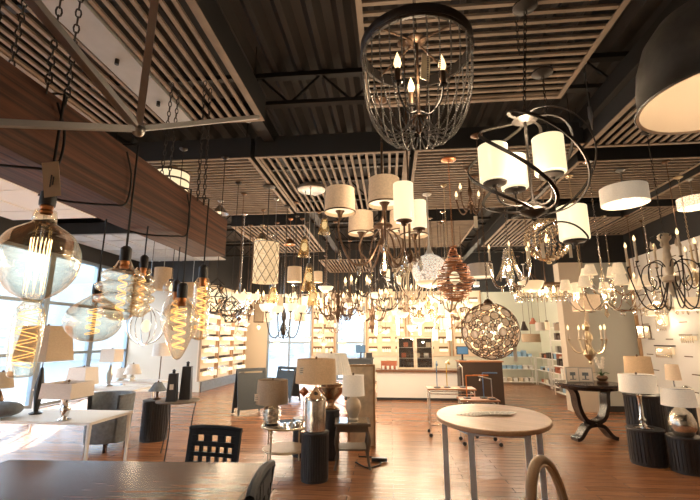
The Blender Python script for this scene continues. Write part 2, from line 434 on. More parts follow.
# back wall with two glazed openings
O1, O2 = (-4.75, -3.0), (-2.05, -.95); ZT = 2.75
wall2('wall_back_left', -5.62, O1[0], YB, YB+.1, 'cream')
wall2('wall_back_between', O1[1], O2[0], YB, YB+.1, 'cream')
wall2('wall_back', O2[1], XR, YB, YB+.1, 'pale')
for q, (o0, o1) in (('left', O1), ('center', O2)):
    wall2('wall_back_header_'+q, o0, o1, YB, YB+.1, 'cream', ZT)
wn = 0
def window(x0, x1, z0, z1, pos, axis, nx=1, nz=1):
    """an aluminium window; axis 'x': lies in a plane y=pos, axis 'y': in a plane x=pos"""
    global wn; wn += 1
    fr = MB(); t = .075
    def bx(a0, a1, c0, c1, th=.1):
        if axis == 'x': fr.box(((a0+a1)/2, pos, (c0+c1)/2), (a1-a0, th, c1-c0))
        else: fr.box((pos, (a0+a1)/2, (c0+c1)/2), (th, a1-a0, c1-c0))
    bx(x0, x0+t, z0, z1); bx(x1-t, x1, z0, z1); bx(x0+t, x1-t, z0, z0+t); bx(x0+t, x1-t, z1-t, z1)
    for i in range(1, nx): q = x0+(x1-x0)*i/nx; bx(q-t/2, q+t/2, z0+t, z1-t, .09)
    for i in range(1, nz): q = z0+(z1-z0)*i/nz; bx(x0+t, x1-t, q-t/2, q+t/2, .085)
    f = struct(fr.obj('window_%d' % wn, 'alu', smooth=False))
    p = MB(); c = ((x0+x1)/2, pos, (z0+z1)/2) if axis == 'x' else (pos, (x0+x1)/2, (z0+z1)/2)
    p.box(c, (x1-x0-.06, .008, z1-z0-.06) if axis == 'x' else (.008, x1-x0-.06, z1-z0-.06))
    p.obj('pane', 'pane', f, smooth=False)
window(O1[0], O1[1], .02, ZT, YB+.05, 'x', 2, 2)
window(O2[0], O2[1], .02, ZT, YB+.05, 'x', 1, 2)
y = -2.4
for i in range(9):
    window(y, y+1.62, .02, 3.55, XL-.03, 'y', 1, 3); y += 1.63
wallbox('wall_left_header', (XL-.03, (YF+12.3)/2, 4.2), (.1, 12.3-YF, 1.28), 'fascia')
struct(B((-16, 8, -.2), (60, 80, .1)).obj('ground_exterior', 'concrete', smooth=False))

struct(B((-24, 12, 5), (.4, 70, 10.5)).obj('added_building_exterior', 'facade', smooth=False))  # both plain slabs added outside to dull the bright sky in the windows
struct(B((-4, 42, 5), (60, .4, 10.5)).obj('added_building_exterior', 'facade', smooth=False))
# ------------------------------------------------------------------ hanging timber beam
BX, BZ0, BZ1, BY0, BY1 = -1.65, 2.36, 2.74, .55, 3.97
g = thing('timber_beam', 'reclaimed brown timber beam hung on chains with big filament bulbs below', 'beam', (BX-.17, (BY0+BY1)/2, BZ0))
bm_ = MB().box((0, 0, (BZ1-BZ0)/2), (.34, BY1-BY0, BZ1-BZ0)); bm_.obj('timber', 'beam', g, smooth=False)
cy = (BY0+BY1)/2
for Yc in (1.66, 1.78, 3.28, 3.4):
    for dx in (-.175, .175): MB().chain((dx*1.02, Yc-cy, BZ1-BZ0-.02), (dx*.9, Yc-cy, 3.88-BZ0), .06, .013, .0042).obj('chain', 'iron', g)
# ------------------------------------------------------------------ filament bulbs on the beam
def bulb(label, px, py, prof, fil, neck=6., X=-1.60, cordtop=True, tint='amber', name='filament_bulb', Y=None, price=None, loop=True, sock=15):
    """px, py: where the socket meets the bulb; prof: (half width, drop) in photograph pixels"""
    P = atx(px, py, X) if Y is None else at(px, py, Y)
    s = mpp(P)
    g = thing(name, label, 'light bulb', P, 0, 'filament bulbs hung from the timber beam')
    MB().lathe([(.001, 0), (neck*s, 0), (neck*s*1.05, sock*.3*s), (neck*s*1.0, sock*.85*s), (neck*.55*s, sock*s), (.001, sock*s)], 18).obj('socket', 'black', g)
    MB().lathe([(neck*.8*s, 0), (neck*.86*s, -2*s), (neck*.7*s, -4*s), (neck*.86*s, -6*s), (neck*.72*s, -8*s)], 18).obj('collar', 'copper', g)
    pr = [(r*s, -z*s) for r, z in prof]
    sm = spl([(r, 0, z) for r, z in pr], 5)
    MB().lathe([(max(.0004, p.x), p.z) for p in sm], 36).obj('glass_envelope', tint, g, angle=80)
    MB().tube([(0, 0, -6*s), (0, 0, -(fil[0][2]+4)*s)], 1.6*s, 8).obj('glass_stem', 'clear', g)
    for kind, r, z0, z1, turns in fil:
        f = MB()
        if kind == 'hairpin':
            k = turns
            for i in range(k):
                a, b = 2*PI*i/k, 2*PI*(i+.5)/k
                f.tube([(r*s*math.cos(a), r*s*math.sin(a), -z0*s), (r*s*math.cos(a)*.9, r*s*math.sin(a)*.9, -z1*s), (r*s*math.cos(b), r*s*math.sin(b), -z0*s)], .3*s, 5)
        else:
            for d in (1, -1):
                N = int(turns*14)
                f.tube([(r*s*math.cos(d*2*PI*turns*i/N), r*s*math.sin(d*2*PI*turns*i/N), -(z0+(z1-z0)*i/N)*s) for i in range(N+1)], .3*s, 5)
        f.obj('filament', 'filhot' if kind == 'hairpin' else 'filament', g)
    if cordtop:
        top = BZ1+.012-P.z
        MB().tube([(0, 0, sock*s), (0, 0, (top)*.5), (0, 0, top-.01), (-.04, 0, top), (-.2, .0, top)], .0065, 7).obj('cord', 'cord', g)
        if loop:
            z0 = BZ0-P.z; x0 = BX-P.x
            MB().tube(spl([(x0+.019, .0, top-.05), (x0+.019, .07, z0+.2), (x0+.019, .05, z0+.02), (x0-.03, -.03, z0-.018), (x0-.2, -.14, z0-.03), (x0-.33, -.22, z0-.012)], 8), .0065, 7).obj('cord_loop', 'cord', g)
    else:
        MB().tube([(0, 0, sock*s), (0, 0, BZ0-.005-P.z)], .005, 6).obj('cord', 'cord', g)
    if price:
        t = MB().box((0, 0, 0), (.07, .003, .17), T=Matrix.Rotation(.25, 3, 'Z') @ Matrix.Rotation(-.2, 3, 'Y')); o = t.obj('price_tag', 'cardboard', g, smooth=False, loc=(12*s, -.06, 23*s))
        k = MB()
        for i in range(3): k.box((-.012+.012*i, -.003, -.01), (.005, .002, .08-.02*i))
        k.obj('printed_lines', 'ink', o, smooth=False)
    return g, P, s
bulb('huge amber globe bulb with a long tubular tail hung nearest on the timber beam', 47, 206,
     [(9, 5), (10.5, 13), (10.5, 18), (18, 23), (28, 31), (34, 43), (35.5, 54), (33, 68), (27, 79), (18, 88), (9, 93), (8, 97), (11.5, 104), (13, 120), (12, 145), (10.5, 160), (8, 164), (0, 165)],
     [('hairpin', 8.5, 34, 88, 8), ('spiral', 8.5, 102, 156, 4)], 7., price=True, sock=16)
def ringed(w, n, h, top=10):
    p = [(6, 0), (8, top*.5), (w*.45, top)]
    for i in range(n):
        k = math.sin(PI*(i+.9)/(n+.7))*.45+.58
        z = top+h*(i+.5)/n
        p += [(w*k*.7, z-h*.46/n), (w*k*.97, z-h*.2/n), (w*k*.97, z+h*.2/n), (w*k*.7, z+h*.46/n)]
    return p + [(w*.3, top+h+3), (0, top+h+4)]
bulb('ringed beehive glass bulb with stacked bulges, hung behind the globe bulb', 125, 261, ringed(23, 4, 46, 9), [('spiral', 4, 14, 50, 4)], 5.2, X=-1.56)
bulb('small ringed glass bulb beside the beehive bulb', 143.5, 268, ringed(13, 4, 38, 7), [('spiral', 3, 12, 42, 4)], 3.8, X=-1.76, cordtop=False, loop=False, sock=13)
bulb('flattened round amber bulb hung low between the globe and the beehive bulbs', 97, 294, [(6, 0), (7, 3), (14, 8), (23, 16), (26, 26), (22, 37), (12, 45), (0, 47)],
     [('spiral', 6, 14, 40, 3.5)], 4.5, X=-1.94, cordtop=False, loop=False, sock=11)
bulb('teardrop amber bulb with a tall spiral filament above the black column lamps', 182, 298, [(6, 0), (8, 4), (14, 10), (18, 20), (16.5, 30), (11, 42), (7, 52), (3.5, 58), (0, 60)],
     [('spiral', 5.5, 10, 50, 5)], 5.0, sock=15)
bulb('long tubular amber bulb with a laced filament at the far end of the beam', 203, 278, [(5, 0), (7, 4), (8, 12), (8, 54), (6, 59), (0, 61)],
     [('spiral', 4.5, 9, 52, 6)], 4.6, sock=13, loop=False, X=-1.555)
bulb('pear-shaped clear bulb half hidden behind the teardrop bulb', 176, 292, [(4, 0), (6, 4), (10, 12), (12, 22), (9, 32), (0, 38)], [('spiral', 3, 8, 30, 3)], 3.6, X=-1.88, cordtop=False, loop=False, sock=12, tint='clear')

# ------------------------------------------------------------------ hanging fixtures: shared pieces
CH = 3.885
def hanger(g, P, z0, kind='cord', m='cord', cr=.06, top=CH, r=None, cm=None, off=(0, 0), tint=None):
    """a canopy on the ceiling panel above and the cord, chain or stem down to local height z0"""
    H = top-P.z; x, y = off
    MB().lathe([(.0005, H), (cr, H), (cr, H-.012), (cr*.55, H-.03), (.006, H-.04), (.0005, H-.04)], 20, (x, y, 0)).obj('canopy', cm or m, g)
    if kind == 'chain':
        MB().chain((x, y, H-.035), (0, 0, z0), .045, .010, r or .0032, 6, 4).obj('chain', m, g)
    else:
        MB().tube([(x, y, H-.03), (0, 0, z0)], r or (.006 if kind == 'cord' else .011), 7).obj('cord' if kind == 'cord' else 'stem', m, g)

def candle(par, c, h, s, m='cream', n=8):
    """a candle sleeve with its lit flame-tip bulb standing at c"""
    sl = MB().lathe([(.0005, 0), (s, 0), (s, h), (.0005, h)], n, c).obj('candle_sleeve', m, par)
    MB().flame((c[0], c[1], c[2]+h), s*6.2, s*1.25, 8).obj('candle_bulb', 'flame', sl)
    return sl

# beaded basket chandelier
P = at(416, 52, 2.05); s = mpp(P)
g = thing('beaded_chandelier', 'round dark hoop chandelier strung with bead chains around three candle bulbs', 'chandelier', P)
Rr = .300
MB().lathe([(Rr-.012, -.03), (Rr+.004, -.03), (Rr+.012, -.02), (Rr+.004, -.008), (Rr+.01, .0), (Rr+.01, .035), (Rr-.012, .035), (Rr-.012, -.03)], 64).obj('hoop', 'iron', g)
Zb = -.40
for i in range(4):
    a = PI/4+i*PI/2
    MB().tube([(Rr*math.cos(a), Rr*math.sin(a), .0), (.03*math.cos(a), .03*math.sin(a), .06)], .006, 6).obj('spoke', 'bronze', g)
MB().lathe([(.001, .09), (.05, .085), (.058, .07), (.05, .06), (.015, .05), (.012, -.05), (.012, -.36), (.02, -.39), (.05, -.41), (.04, -.43), (.012, -.45), (.02, -.48), (.001, -.50)], 20).obj('center_column', 'bronze', g)
for i in range(3):
    a = R(100)+i*2*PI/3; ca, sa = math.cos(a), math.sin(a)
    ar = MB().tube(spl([(.012*ca, .012*sa, -.37), (.07*ca, .07*sa, -.395), (.125*ca, .125*sa, -.33), (.14*ca, .14*sa, -.25)], 6), .006, 7).obj('arm', 'iron', g)
    MB().lathe([(.001, -.235), (.02, -.232), (.024, -.222), (.016, -.215)], 12, (.14*ca, .14*sa, -.02)).obj('cup', 'iron', ar)
    candle(ar, (.14*ca, .14*sa, -.24), .075, .017, 'bronze', 10)
for i in range(30):
    a = 2*PI*i/30; ca, sa = math.cos(a), math.sin(a)
    pts = spl([Vector((q, 0, z)) for q, z in ((Rr*.99, -.03), (Rr*.985, -.17), (Rr*.92, -.32), (Rr*.74, -.45), (Rr*.45, -.52), (.03, -.41 if i % 2 else -.5))], 9)
    m2 = MB(); L = 0; nxt = 0
    for k in range(len(pts)-1):
        seg = (pts[k+1]-pts[k]).length
        while nxt <= L+seg:
            q = pts[k].lerp(pts[k+1], (nxt-L)/seg); m2.sphere((q.x*ca, q.x*sa, q.z), .0050, 6, 4); nxt += .0108
        L += seg
    m2.obj('bead_strand', 'grille', g)
o = MB().box((0, 0, 0), (.055, .003, .16)).obj('price_tag', 'paper', g, smooth=False, loc=(.045, -.03, -.12)); o.rotation_euler = (0, .1, .5)
MB().tube([(0, 0, .085), (0, 0, .11)], .012, 8).obj('loop', 'iron', g)
hanger(g, P, .10, 'chain', 'iron', .07)
bulb_light(g, -.2, 6)
MB().sphere((0, -.0, .075), .02, 10, 6).obj('finial', 'copper', g)

# round hoop chandelier with glass cylinders
P = at(529, 163, 2.75); s = mpp(P)
g = thing('cage_chandelier', 'dark round chandelier of swirling curved bands around three glowing glass cylinders', 'chandelier', P)
Ro = 59*s
for i in range(6):
    k = MB(); rows = []; N = 40; a0 = R(25)+i*PI/3
    for j in range(N+1):
        t = j/N; a = a0+R(165)*t; rr_ = Ro*(.07+.93*math.sin(PI*(.03+.94*t))**.8); z = Ro*(.84*math.cos(PI*t)-.04)
        e = Vector((math.cos(a), math.sin(a), 0)); p_ = e*rr_+Vector((0, 0, z)); rows.append(p_)
    Q = []
    for j in range(N+1):
        d_ = (rows[min(N, j+1)]-rows[max(0, j-1)]).normalized(); o_ = rows[j].normalized(); w_ = d_.cross(o_).normalized(); o_ = w_.cross(d_)
        p_ = rows[j]; Q.append([tuple(p_+w_*.011+o_*.004), tuple(p_-w_*.011+o_*.004), tuple(p_-w_*.011-o_*.004), tuple(p_+w_*.011-o_*.004)])
    k.quadgrid(Q, True, False); k.obj('curved_band', 'iron', g, angle=30)
MB().lathe([(.001, .82*Ro+.03), (.02, .82*Ro+.02), (.085, .82*Ro), (.085, .82*Ro-.012), (.012, .8*Ro-.02), (.008, 0), (.008, -.68*Ro), (.03, -.70*Ro), (.055, -.74*Ro), (.03, -.79*Ro), (.09, -.83*Ro), (.095, -.87*Ro), (.05, -.93*Ro), (.015, -.96*Ro), (.02, -1.0*Ro), (.001, -1.03*Ro)], 24).obj('center_stem', 'iron', g)
def glass_on_arm(g, c, r, h, hubz, m='iron', gm='glow', cup=True):
    d = Vector((c[0], c[1], 0)); L = d.length; d.normalize()
    ar = MB().tube(spl([d*.02+Vector((0, 0, hubz)), d*(L*.45)+Vector((0, 0, hubz-.03)), d*(L*.9)+Vector((0, 0, min(hubz+.0, c[2]-.06))), Vector((c[0], c[1], c[2]-.02))], 6), .007, 7).obj('arm', m, g)
    MB().lathe([(.001, -.045), (.018, -.04), (.022, -.025), (r*.75, -.016), (r*.8, -.004), (r*.55, 0), (.001, .002)], 20, c).obj('cup', m, ar)
    return MB().lathe([(.001, .003), (r*.97, .004), (r, .012), (r, h), (r-.004, h), (r-.005, .02), (.001, .018)], 24, c).obj('glass_shade', gm, ar)
for (sx, sy, Y) in ((495, 182, P.y-.05), (515, 189, P.y+.3), (551, 174, P.y-.1)):
    q = at(sx, sy, Y)-P
    glass_on_arm(g, q, 15.5*s*.92, 37*s, -.70*Ro)
bulb_light(g, .22, 10)
bulb_light(g, -.3, 8, y=-.15)
hanger(g, P, .82*Ro+.03, 'chain', 'iron', .085, off=(.04, -.1), r=.0045)
sl = MB().chain((0, 0, 0), (.0, .0, -.3), .045, .01, .003, 6, 4); sl.obj('slack_chain', 'iron', g, loc=(.0, -.02, CH-P.z-.03))

# its neighbour: one more lit glass on a scrolled arm, hung behind
P = at(560, 236, 3.45); s = mpp(P)
g = thing('scroll_chandelier', 'dark scrolled arm chandelier with one visible glass cylinder, behind the swirling cage chandelier', 'chandelier', P)
MB().lathe([(.001, .34), (.03, .33), (.01, .3), (.008, .02), (.03, 0), (.035, -.03), (.012, -.06), (.001, -.07)], 16).obj('center_stem', 'iron', g)
for (sx, sy, dY) in ((575, 240, -.1),):
    q = at(sx, sy, P.y+dY)-P
    glass_on_arm(g, q, 13.5*s, 33*s, .02)
MB().tube(spl([at(538, 232, P.y-.2)-P, at(556, 222, P.y-.25)-P, at(575, 225, P.y-.28)-P, at(588, 237, P.y-.25)-P, at(583, 246, P.y-.15)-P], 8), .007, 7).obj('scroll', 'iron', g)
hanger(g, P, .33, 'chain', 'iron', .09, off=(-.0, .0), r=.004)

# dome pendant
P = Vector((1.68, 2.03, 2.72)); s = mpp(P)
g = thing('dome_pendant', 'large dark zinc dome pendant with a white inside, cropped by the picture corner', 'pendant light', P)
Rd = .36
out = [(Rd+.006, -.006), (Rd+.012, .0), (Rd+.006, .012), (Rd*.985, .02), (Rd*.975, .12), (Rd*.93, .24), (Rd*.82, .36), (Rd*.62, .46), (Rd*.36, .53), (Rd*.16, .555), (Rd*.15, .62), (.001, .63)]
MB().lathe(out, 56).obj('dome', 'zinc', g, angle=60)
MB().lathe([(Rd+.004, -.007), (Rd-.012, .0), (Rd*.955, .12), (Rd*.91, .235), (Rd*.80, .35), (Rd*.60, .445), (Rd*.34, .51), (.001, .52)], 56).obj('inner_lining', 'lining', g, angle=60)
MB().lathe([(.001, .50), (.03, .49), (.03, .42), (.045, .40), (.06, .34), (.045, .28), (.001, .26)], 20).obj('light_bulb', 'opal', g)
bulb_light(g, .18, 1.6, r=.05)
hanger(g, P, .62, 'stem', 'zinc', .08, top=CH)

# drum ceiling lights
def drum_light(px, py, w, h, label, m='linen_white', diff='pressed', Y=None, name='drum_ceiling_light', group=None):
    P = at(px, py, Y); s = mpp(P); r = w/2*s; hh = h*s
    g = thing(name, label, 'ceiling light', P, 0, group)
    MB().shell(r, r, -hh*.5, hh*.5, 40, .004).obj('drum_shade', m, g)
    MB().lathe([(.001, -hh*.42), (r*.6, -hh*.45), (r-.006, -hh*.40), (r-.006, -hh*.34), (.001, -hh*.34)], 36).obj('diffuser', diff, g)
    bulb_light(g, -hh*.5-.12, 5)
    MB().cyl((0, 0, hh*.3), r-.007, .01, 32).obj('top_plate', m, g)
    return g, P, s, hh
g, P, s, hh = drum_light(624, 196, 42, 17, 'plain white drum ceiling light with a sparkling underside', 'linen_on', Y=5.85)
hanger(g, P, hh*.3, 'stem', 'steel', .06)
g, P, s, hh = drum_light(694, 203, 28, 10, 'shallow crystal ceiling light beside the scrolled iron chandelier', 'pressed', Y=6.3)
hanger(g, P, hh*.3, 'stem', 'steel', .05)
g, P, s, hh = drum_light(172, 182, 32, 17, 'lit drum ceiling light with dark bands half hidden behind the timber beam', 'opal', 'shadein', Y=5.15)
for z in (-.5, .0, .5): MB().lathe([(16*s+.003, hh*z-.012), (16*s+.008, hh*z-.012), (16*s+.008, hh*z+.012), (16*s+.003, hh*z+.012), (16*s+.003, hh*z-.012)], 36).obj('band', 'bronze', g)
hanger(g, P, hh*.3, 'stem', 'bronze', .06)

# fabric shade chandelier
P = at(383, 236, 3.75); s = mpp(P)
g = thing('shade_chandelier', 'bronze chandelier with five tan fabric drum shades and hanging crystal drops', 'chandelier', P)
MB().lathe([(.001, .95), (.012, .94), (.008, .2), (.03, .14), (.09, .10), (.09, .085), (.02, .06), (.02, -.05), (.045, -.09), (.03, -.14), (.012, -.17), (.001, -.19)], 20).obj('center_stem', 'bronze', g)
for (sx, sy, w, h, dY) in ((340, 213, 31, 25, .1), (361, 234, 26, 22, .55), (384.5, 205, 33, 27, -.35), (402, 232, 25, 21, .5), (424, 219, 28, 24, .05)):
    if sx == 424: sx, sy, dY = 414, 236, .3
    q = at(sx, sy, P.y+dY)-P; ss = mpp(P+q); r = w/2*ss; hh = h*ss
    d = Vector((q.x, q.y, 0)); L = d.length; d.normalize()
    ar = MB().tube(spl([d*.02+Vector((0, 0, -.02)), d*(L*.35)+Vector((0, 0, -.24)), d*(L*.75)+Vector((0, 0, -.22)), d*(L*1.03)+Vector((0, 0, q.z-.2)), d*L+Vector((0, 0, q.z-.03))], 7), .011, 8).obj('arm', 'bronze', g)
    MB().lathe([(.001, -.05), (.02, -.045), (.026, -.01), (.055, .03), (.05, .035), (.001, .03)], 16, q).obj('cup', 'bronze', ar)
    MB().tube(spl([d*.03+Vector((0, 0, .09)), d*(L*.4)+Vector((0, 0, .04)), d*(L*.55)+Vector((0, 0, -.1)), d*(L*.4)+Vector((0, 0, -.2))], 6), .008, 6).obj('scroll', 'bronze', ar)
    sh = MB().shell(r, r*.93, 0, hh, 36, .005, q).obj('drum_shade', 'shade', ar)
    MB().lathe([(r-.004, .0), (r+.003, .0), (r+.003, .012), (r-.004, .012), (r-.004, 0)], 36, q).obj('shade_rim', 'bronze', sh)
    MB().lathe([(.001, .02), (r*.6, .018), (r-.008, .03), (r-.008, .034), (.001, .034)], 30, q).obj('diffuser', 'shadein', ar)
    for k, z in ((1.0, -.1), (.55, -.24)):
        MB().drop((d.x*L*k, d.y*L*k, z), .13, .022, 6).obj('crystal_drop', 'crystal', ar)
MB().drop((0, 0, -.18), .2, .04, 8).obj('crystal_drop', 'crystal', g)
bulb_light(g, -.3, 12, y=-.25)
bulb_light(g, .45, 6)
hanger(g, P, .94, 'chain', 'bronze', .07)

# chandelier of glass cylinders seen in front of the fabric shades
P = at(410, 250, 2.95); s = mpp(P)
g = thing('cylinder_chandelier', 'dark scroll chandelier with a tall glowing glass cylinder in front of the fabric shades', 'chandelier', P)
MB().lathe([(.001, .5), (.02, .49), (.008, .45), (.008, .0), (.03, -.03), (.03, -.06), (.001, -.1)], 16).obj('center_stem', 'bronze', g)
q = at(404, 220, P.y-.2)-P
glass_on_arm(g, q, 9.6*s, 36*s, -.03, 'bronze', 'glow')
q2 = at(419, 228, P.y+.2)-P
glass_on_arm(g, q2, 8.5*s, 30*s, -.03, 'bronze', 'opal')
for k in (0, 1, 2):
    MB().drop((.07*math.cos(k*2), .07*math.sin(k*2), -.04), .12, .022, 6).obj('crystal_drop', 'crystal', g)
hanger(g, P, .49, 'stem', 'bronze', .05, r=.006)

# three bell pendants on one canopy
P = at(311, 209, 6.1); s = mpp(P)
P.z = CH-.02
g = thing('cluster_pendant', 'three clear glass bell pendants hanging from one round steel canopy', 'pendant light', P)
MB().lathe([(.001, .015), (.215, .015), (.222, .008), (.222, -.03), (.21, -.04), (.001, -.04)], 40).obj('canopy', 'steel', g)
def bell(g, q, w, h, gm='clear'):
    r = w/2
    b = MB().lathe([(r*.42, 0), (r*.5, -h*.12), (r*.62, -h*.4), (r*.85, -h*.82), (r, -h), (r*.96, -h), (r*.8, -h*.8), (r*.56, -h*.4), (r*.42, -h*.13), (r*.38, 0)], 24, q).obj('glass_bell', gm, g)
    MB().lathe([(.001, .05), (r*.3, .05), (r*.42, .0), (r*.3, -.02), (.001, -.02)], 14, q).obj('cap', 'steel', b)
    MB().sphere((q[0], q[1], q[2]-h*.42), r*.42, 12, 8, 1.5).obj('light_bulb', 'glow', b)
    return b
for (sx, sy, w, h, ox) in ((304.5, 240, 14, 17, -.07), (324.5, 219, 13, 15, .17), (309, 267, 15, 24, .0)):
    q = at(sx, sy, P.y+(0 if sx != 309 else -.2))-P; ss = mpp(P+q)
    b = bell(g, q, w*ss, h*ss, 'seeded')
    MB().tube([(q.x, q.y, q.z+.05), (q.x, q.y, -.03)], .006, 6).obj('cord', 'steel', b)

# mosaic globe on a white stem
P = at(430, 271, 6.6); s = mpp(P)
g = thing('globe_pendant', 'white mosaic glass globe pendant on a long pale stem', 'pendant light', P)
r = 17.5*s
MB().sphere((0, 0, 0), r, 40, 24, .97).obj('globe', 'mosaic', g)
MB().lathe([(r*.8, -r*.62), (r*.82, -r*.7), (r*.6, -r*.86), (.001, -r*.93)], 30).obj('lower_lens', 'soft', g)
MB().lathe([(r*.3, r*.93), (r*.12, r*1.25), (r*.06, r*1.5), (.001, r*1.5)], 14).obj('cap', 'white', g)
bulb_light(g, -r*1.3, 8)
hanger(g, P, r*1.4, 'stem', 'white', .075, r=.012)

# copper wire basket pendant
P = at(454.5, 277, 5.25); s = mpp(P)
g = thing('wire_basket_pendant', 'copper wire beehive pendant wrapped in loose turns around one bulb', 'pendant light', P)
prof = [(3, 32), (4, 24), (9, 15), (15, 6), (18, -4), (16, -13), (10, -20), (4, -24)]
m2 = MB()
for k in range(2):
    pts = []; N = 300; turns = 15
    for i in range(N):
        t = i/(N-1); u = t*(len(prof)-1); j = min(int(u), len(prof)-2); f = u-j
        rr = (prof[j][0]*(1-f)+prof[j+1][0]*f)*s; z = (prof[j][1]*(1-f)+prof[j+1][1]*f)*s
        a = 2*PI*turns*t*(1 if k == 0 else -1)+k; w = 1+.07*math.sin(a*1.37+k*2)
        pts.append((rr*w*math.cos(a), rr*w*math.sin(a), z+.012*math.sin(a*.73)))
    m2.tube(pts, .0065, 5)
m2.obj('wire_basket', 'copper', g)
MB().lathe([(.001, 14*s), (.02, 13*s), (.02, 6*s), (.001, 6*s)], 12).obj('socket', 'copper', g)
MB().sphere((0, 0, -1*s), 5.*s, 14, 10, 1.3).obj('light_bulb', 'glow', g)
hanger(g, P, 32*s, 'chain', 'copper', .1)

# woven paper lantern
P = at(266, 263, 6.0); s = mpp(P)
g = thing('lantern_pendant', 'tall folded paper lantern pendant with a dark diamond lattice', 'pendant light', P)
k = MB(); rows = []; r = 12.5*s; nn = 10; kk = 7; zz = [(-20+40*i/(kk-1))*s for i in range(kk)]
for i in range(kk):
    o = (i % 2)*PI/nn
    rows.append([(r*(1. if i % 2 else 1.06)*math.cos(2*PI*j/nn+o), r*(1. if i % 2 else 1.06)*math.sin(2*PI*j/nn+o), zz[i]) for j in range(nn)])
lat = MB()
for i in range(kk-1):
    for j in range(nn):
        a, b = rows[i][j], rows[i][(j+1) % nn]
        if i % 2 == 0: c, d = rows[i+1][j], rows[i+1][(j+1) % nn]; tri = ((a, b, c), (b, d, c)); edges = ((a, c), (b, c))
        else: c, d = rows[i+1][(j+1) % nn], rows[i+1][j]; tri = ((a, b, c), (a, c, d)); edges = ((a, c), (a, d)) if False else ((b, c), (a, c))
        ctr = [tuple(sum(q[e] for q in t)/3*(.93 if e < 2 else 1) for e in range(3)) for t in tri]
        for t, m_ in zip(tri, ctr):
            for u in range(3): k.face((t[u], t[(u+1) % 3], m_))
        for u, v in edges: lat.tube([Vector(u)*1.004, Vector(v)*1.004], .0045, 4)
k.obj('paper_shade', 'soft', g, smooth=False)
lat.obj('lattice', 'bronze', g)
MB().sphere((0, 0, 0), r*.35, 12, 8).obj('light_bulb', 'glow', g)
MB().lathe([(r*1.05, 20*s), (r*1.05, 20*s+.012), (.001, 20*s+.03)], 20).obj('top_cap', 'steel', g)
hanger(g, P, 20*s+.02, 'stem', 'iron', .1, r=.008)

# capiz disc globe
P = at(490, 331, 4.6); s = mpp(P)
g = thing('disc_globe_pendant', 'large openwork globe pendant covered in round amber shell discs', 'pendant light', P)
r = 27.5*s; rr2 = random.Random(3); used = []; idx = 0
tries = 0
frames, discs = MB(), MB()
while tries < 14000 and len(used) < 300:
    tries += 1
    z = rr2.uniform(-1, 1); a = rr2.uniform(0, 2*PI); d = Vector((math.sqrt(1-z*z)*math.cos(a), math.sqrt(1-z*z)*math.sin(a), z))
    dr = rr2.choice((.20, .2, .15, .12, .1, .08, .07)) if tries < 2500 else rr2.choice((.1, .075, .06, .05))
    if all((d-u).length > (dr+w)*1.0 for u, w in used):
        used.append((d, dr))
for d, dr in used:
    u = d.orthogonal().normalized(); w = d.cross(u); T = Matrix((u, w, d)).transposed(); c = d*r
    frames.ring(c, dr*r, .0048, 16, 5, T)
    discs.face([c*(.99)+ (u*math.cos(2*PI*j/14)+w*math.sin(2*PI*j/14))*dr*r*.97 for j in range(14)])
frames.obj('rim', 'bronze', g)
M['shell_disc'] = cells('shell_disc', (.55, .36, .2), (.9, .68, .46), 16, .3, em=(1, .72, .42), es=.26, lo=0, hi=.5)
bulb_light(g, 0, 10)
discs.obj('shell_disc_pattern', 'shell_disc', g, smooth=False); 
for a, b, c in ((0, 0, -.05), (.12, .05, .05), (-.1, .1, .08), (.02, -.12, .12)):
    MB().sphere((a, b, c), .04, 12, 8, 1.2).obj('light_bulb', 'glow', g)
MB().lathe([(.001, r+.05), (.03, r+.04), (.05, r+.01), (.04, r-.01), (.001, r-.01)], 16).obj('cap', 'bronze', g)
o = MB().box((0, 0, 0), (.035, .002, .15)).obj('price_tag', 'paper', g, smooth=False, loc=(18*s, -r*.6, -22*s))
hanger(g, P, r+.04, 'chain', 'bronze', .07)
LWA = 7.
NAMED = []
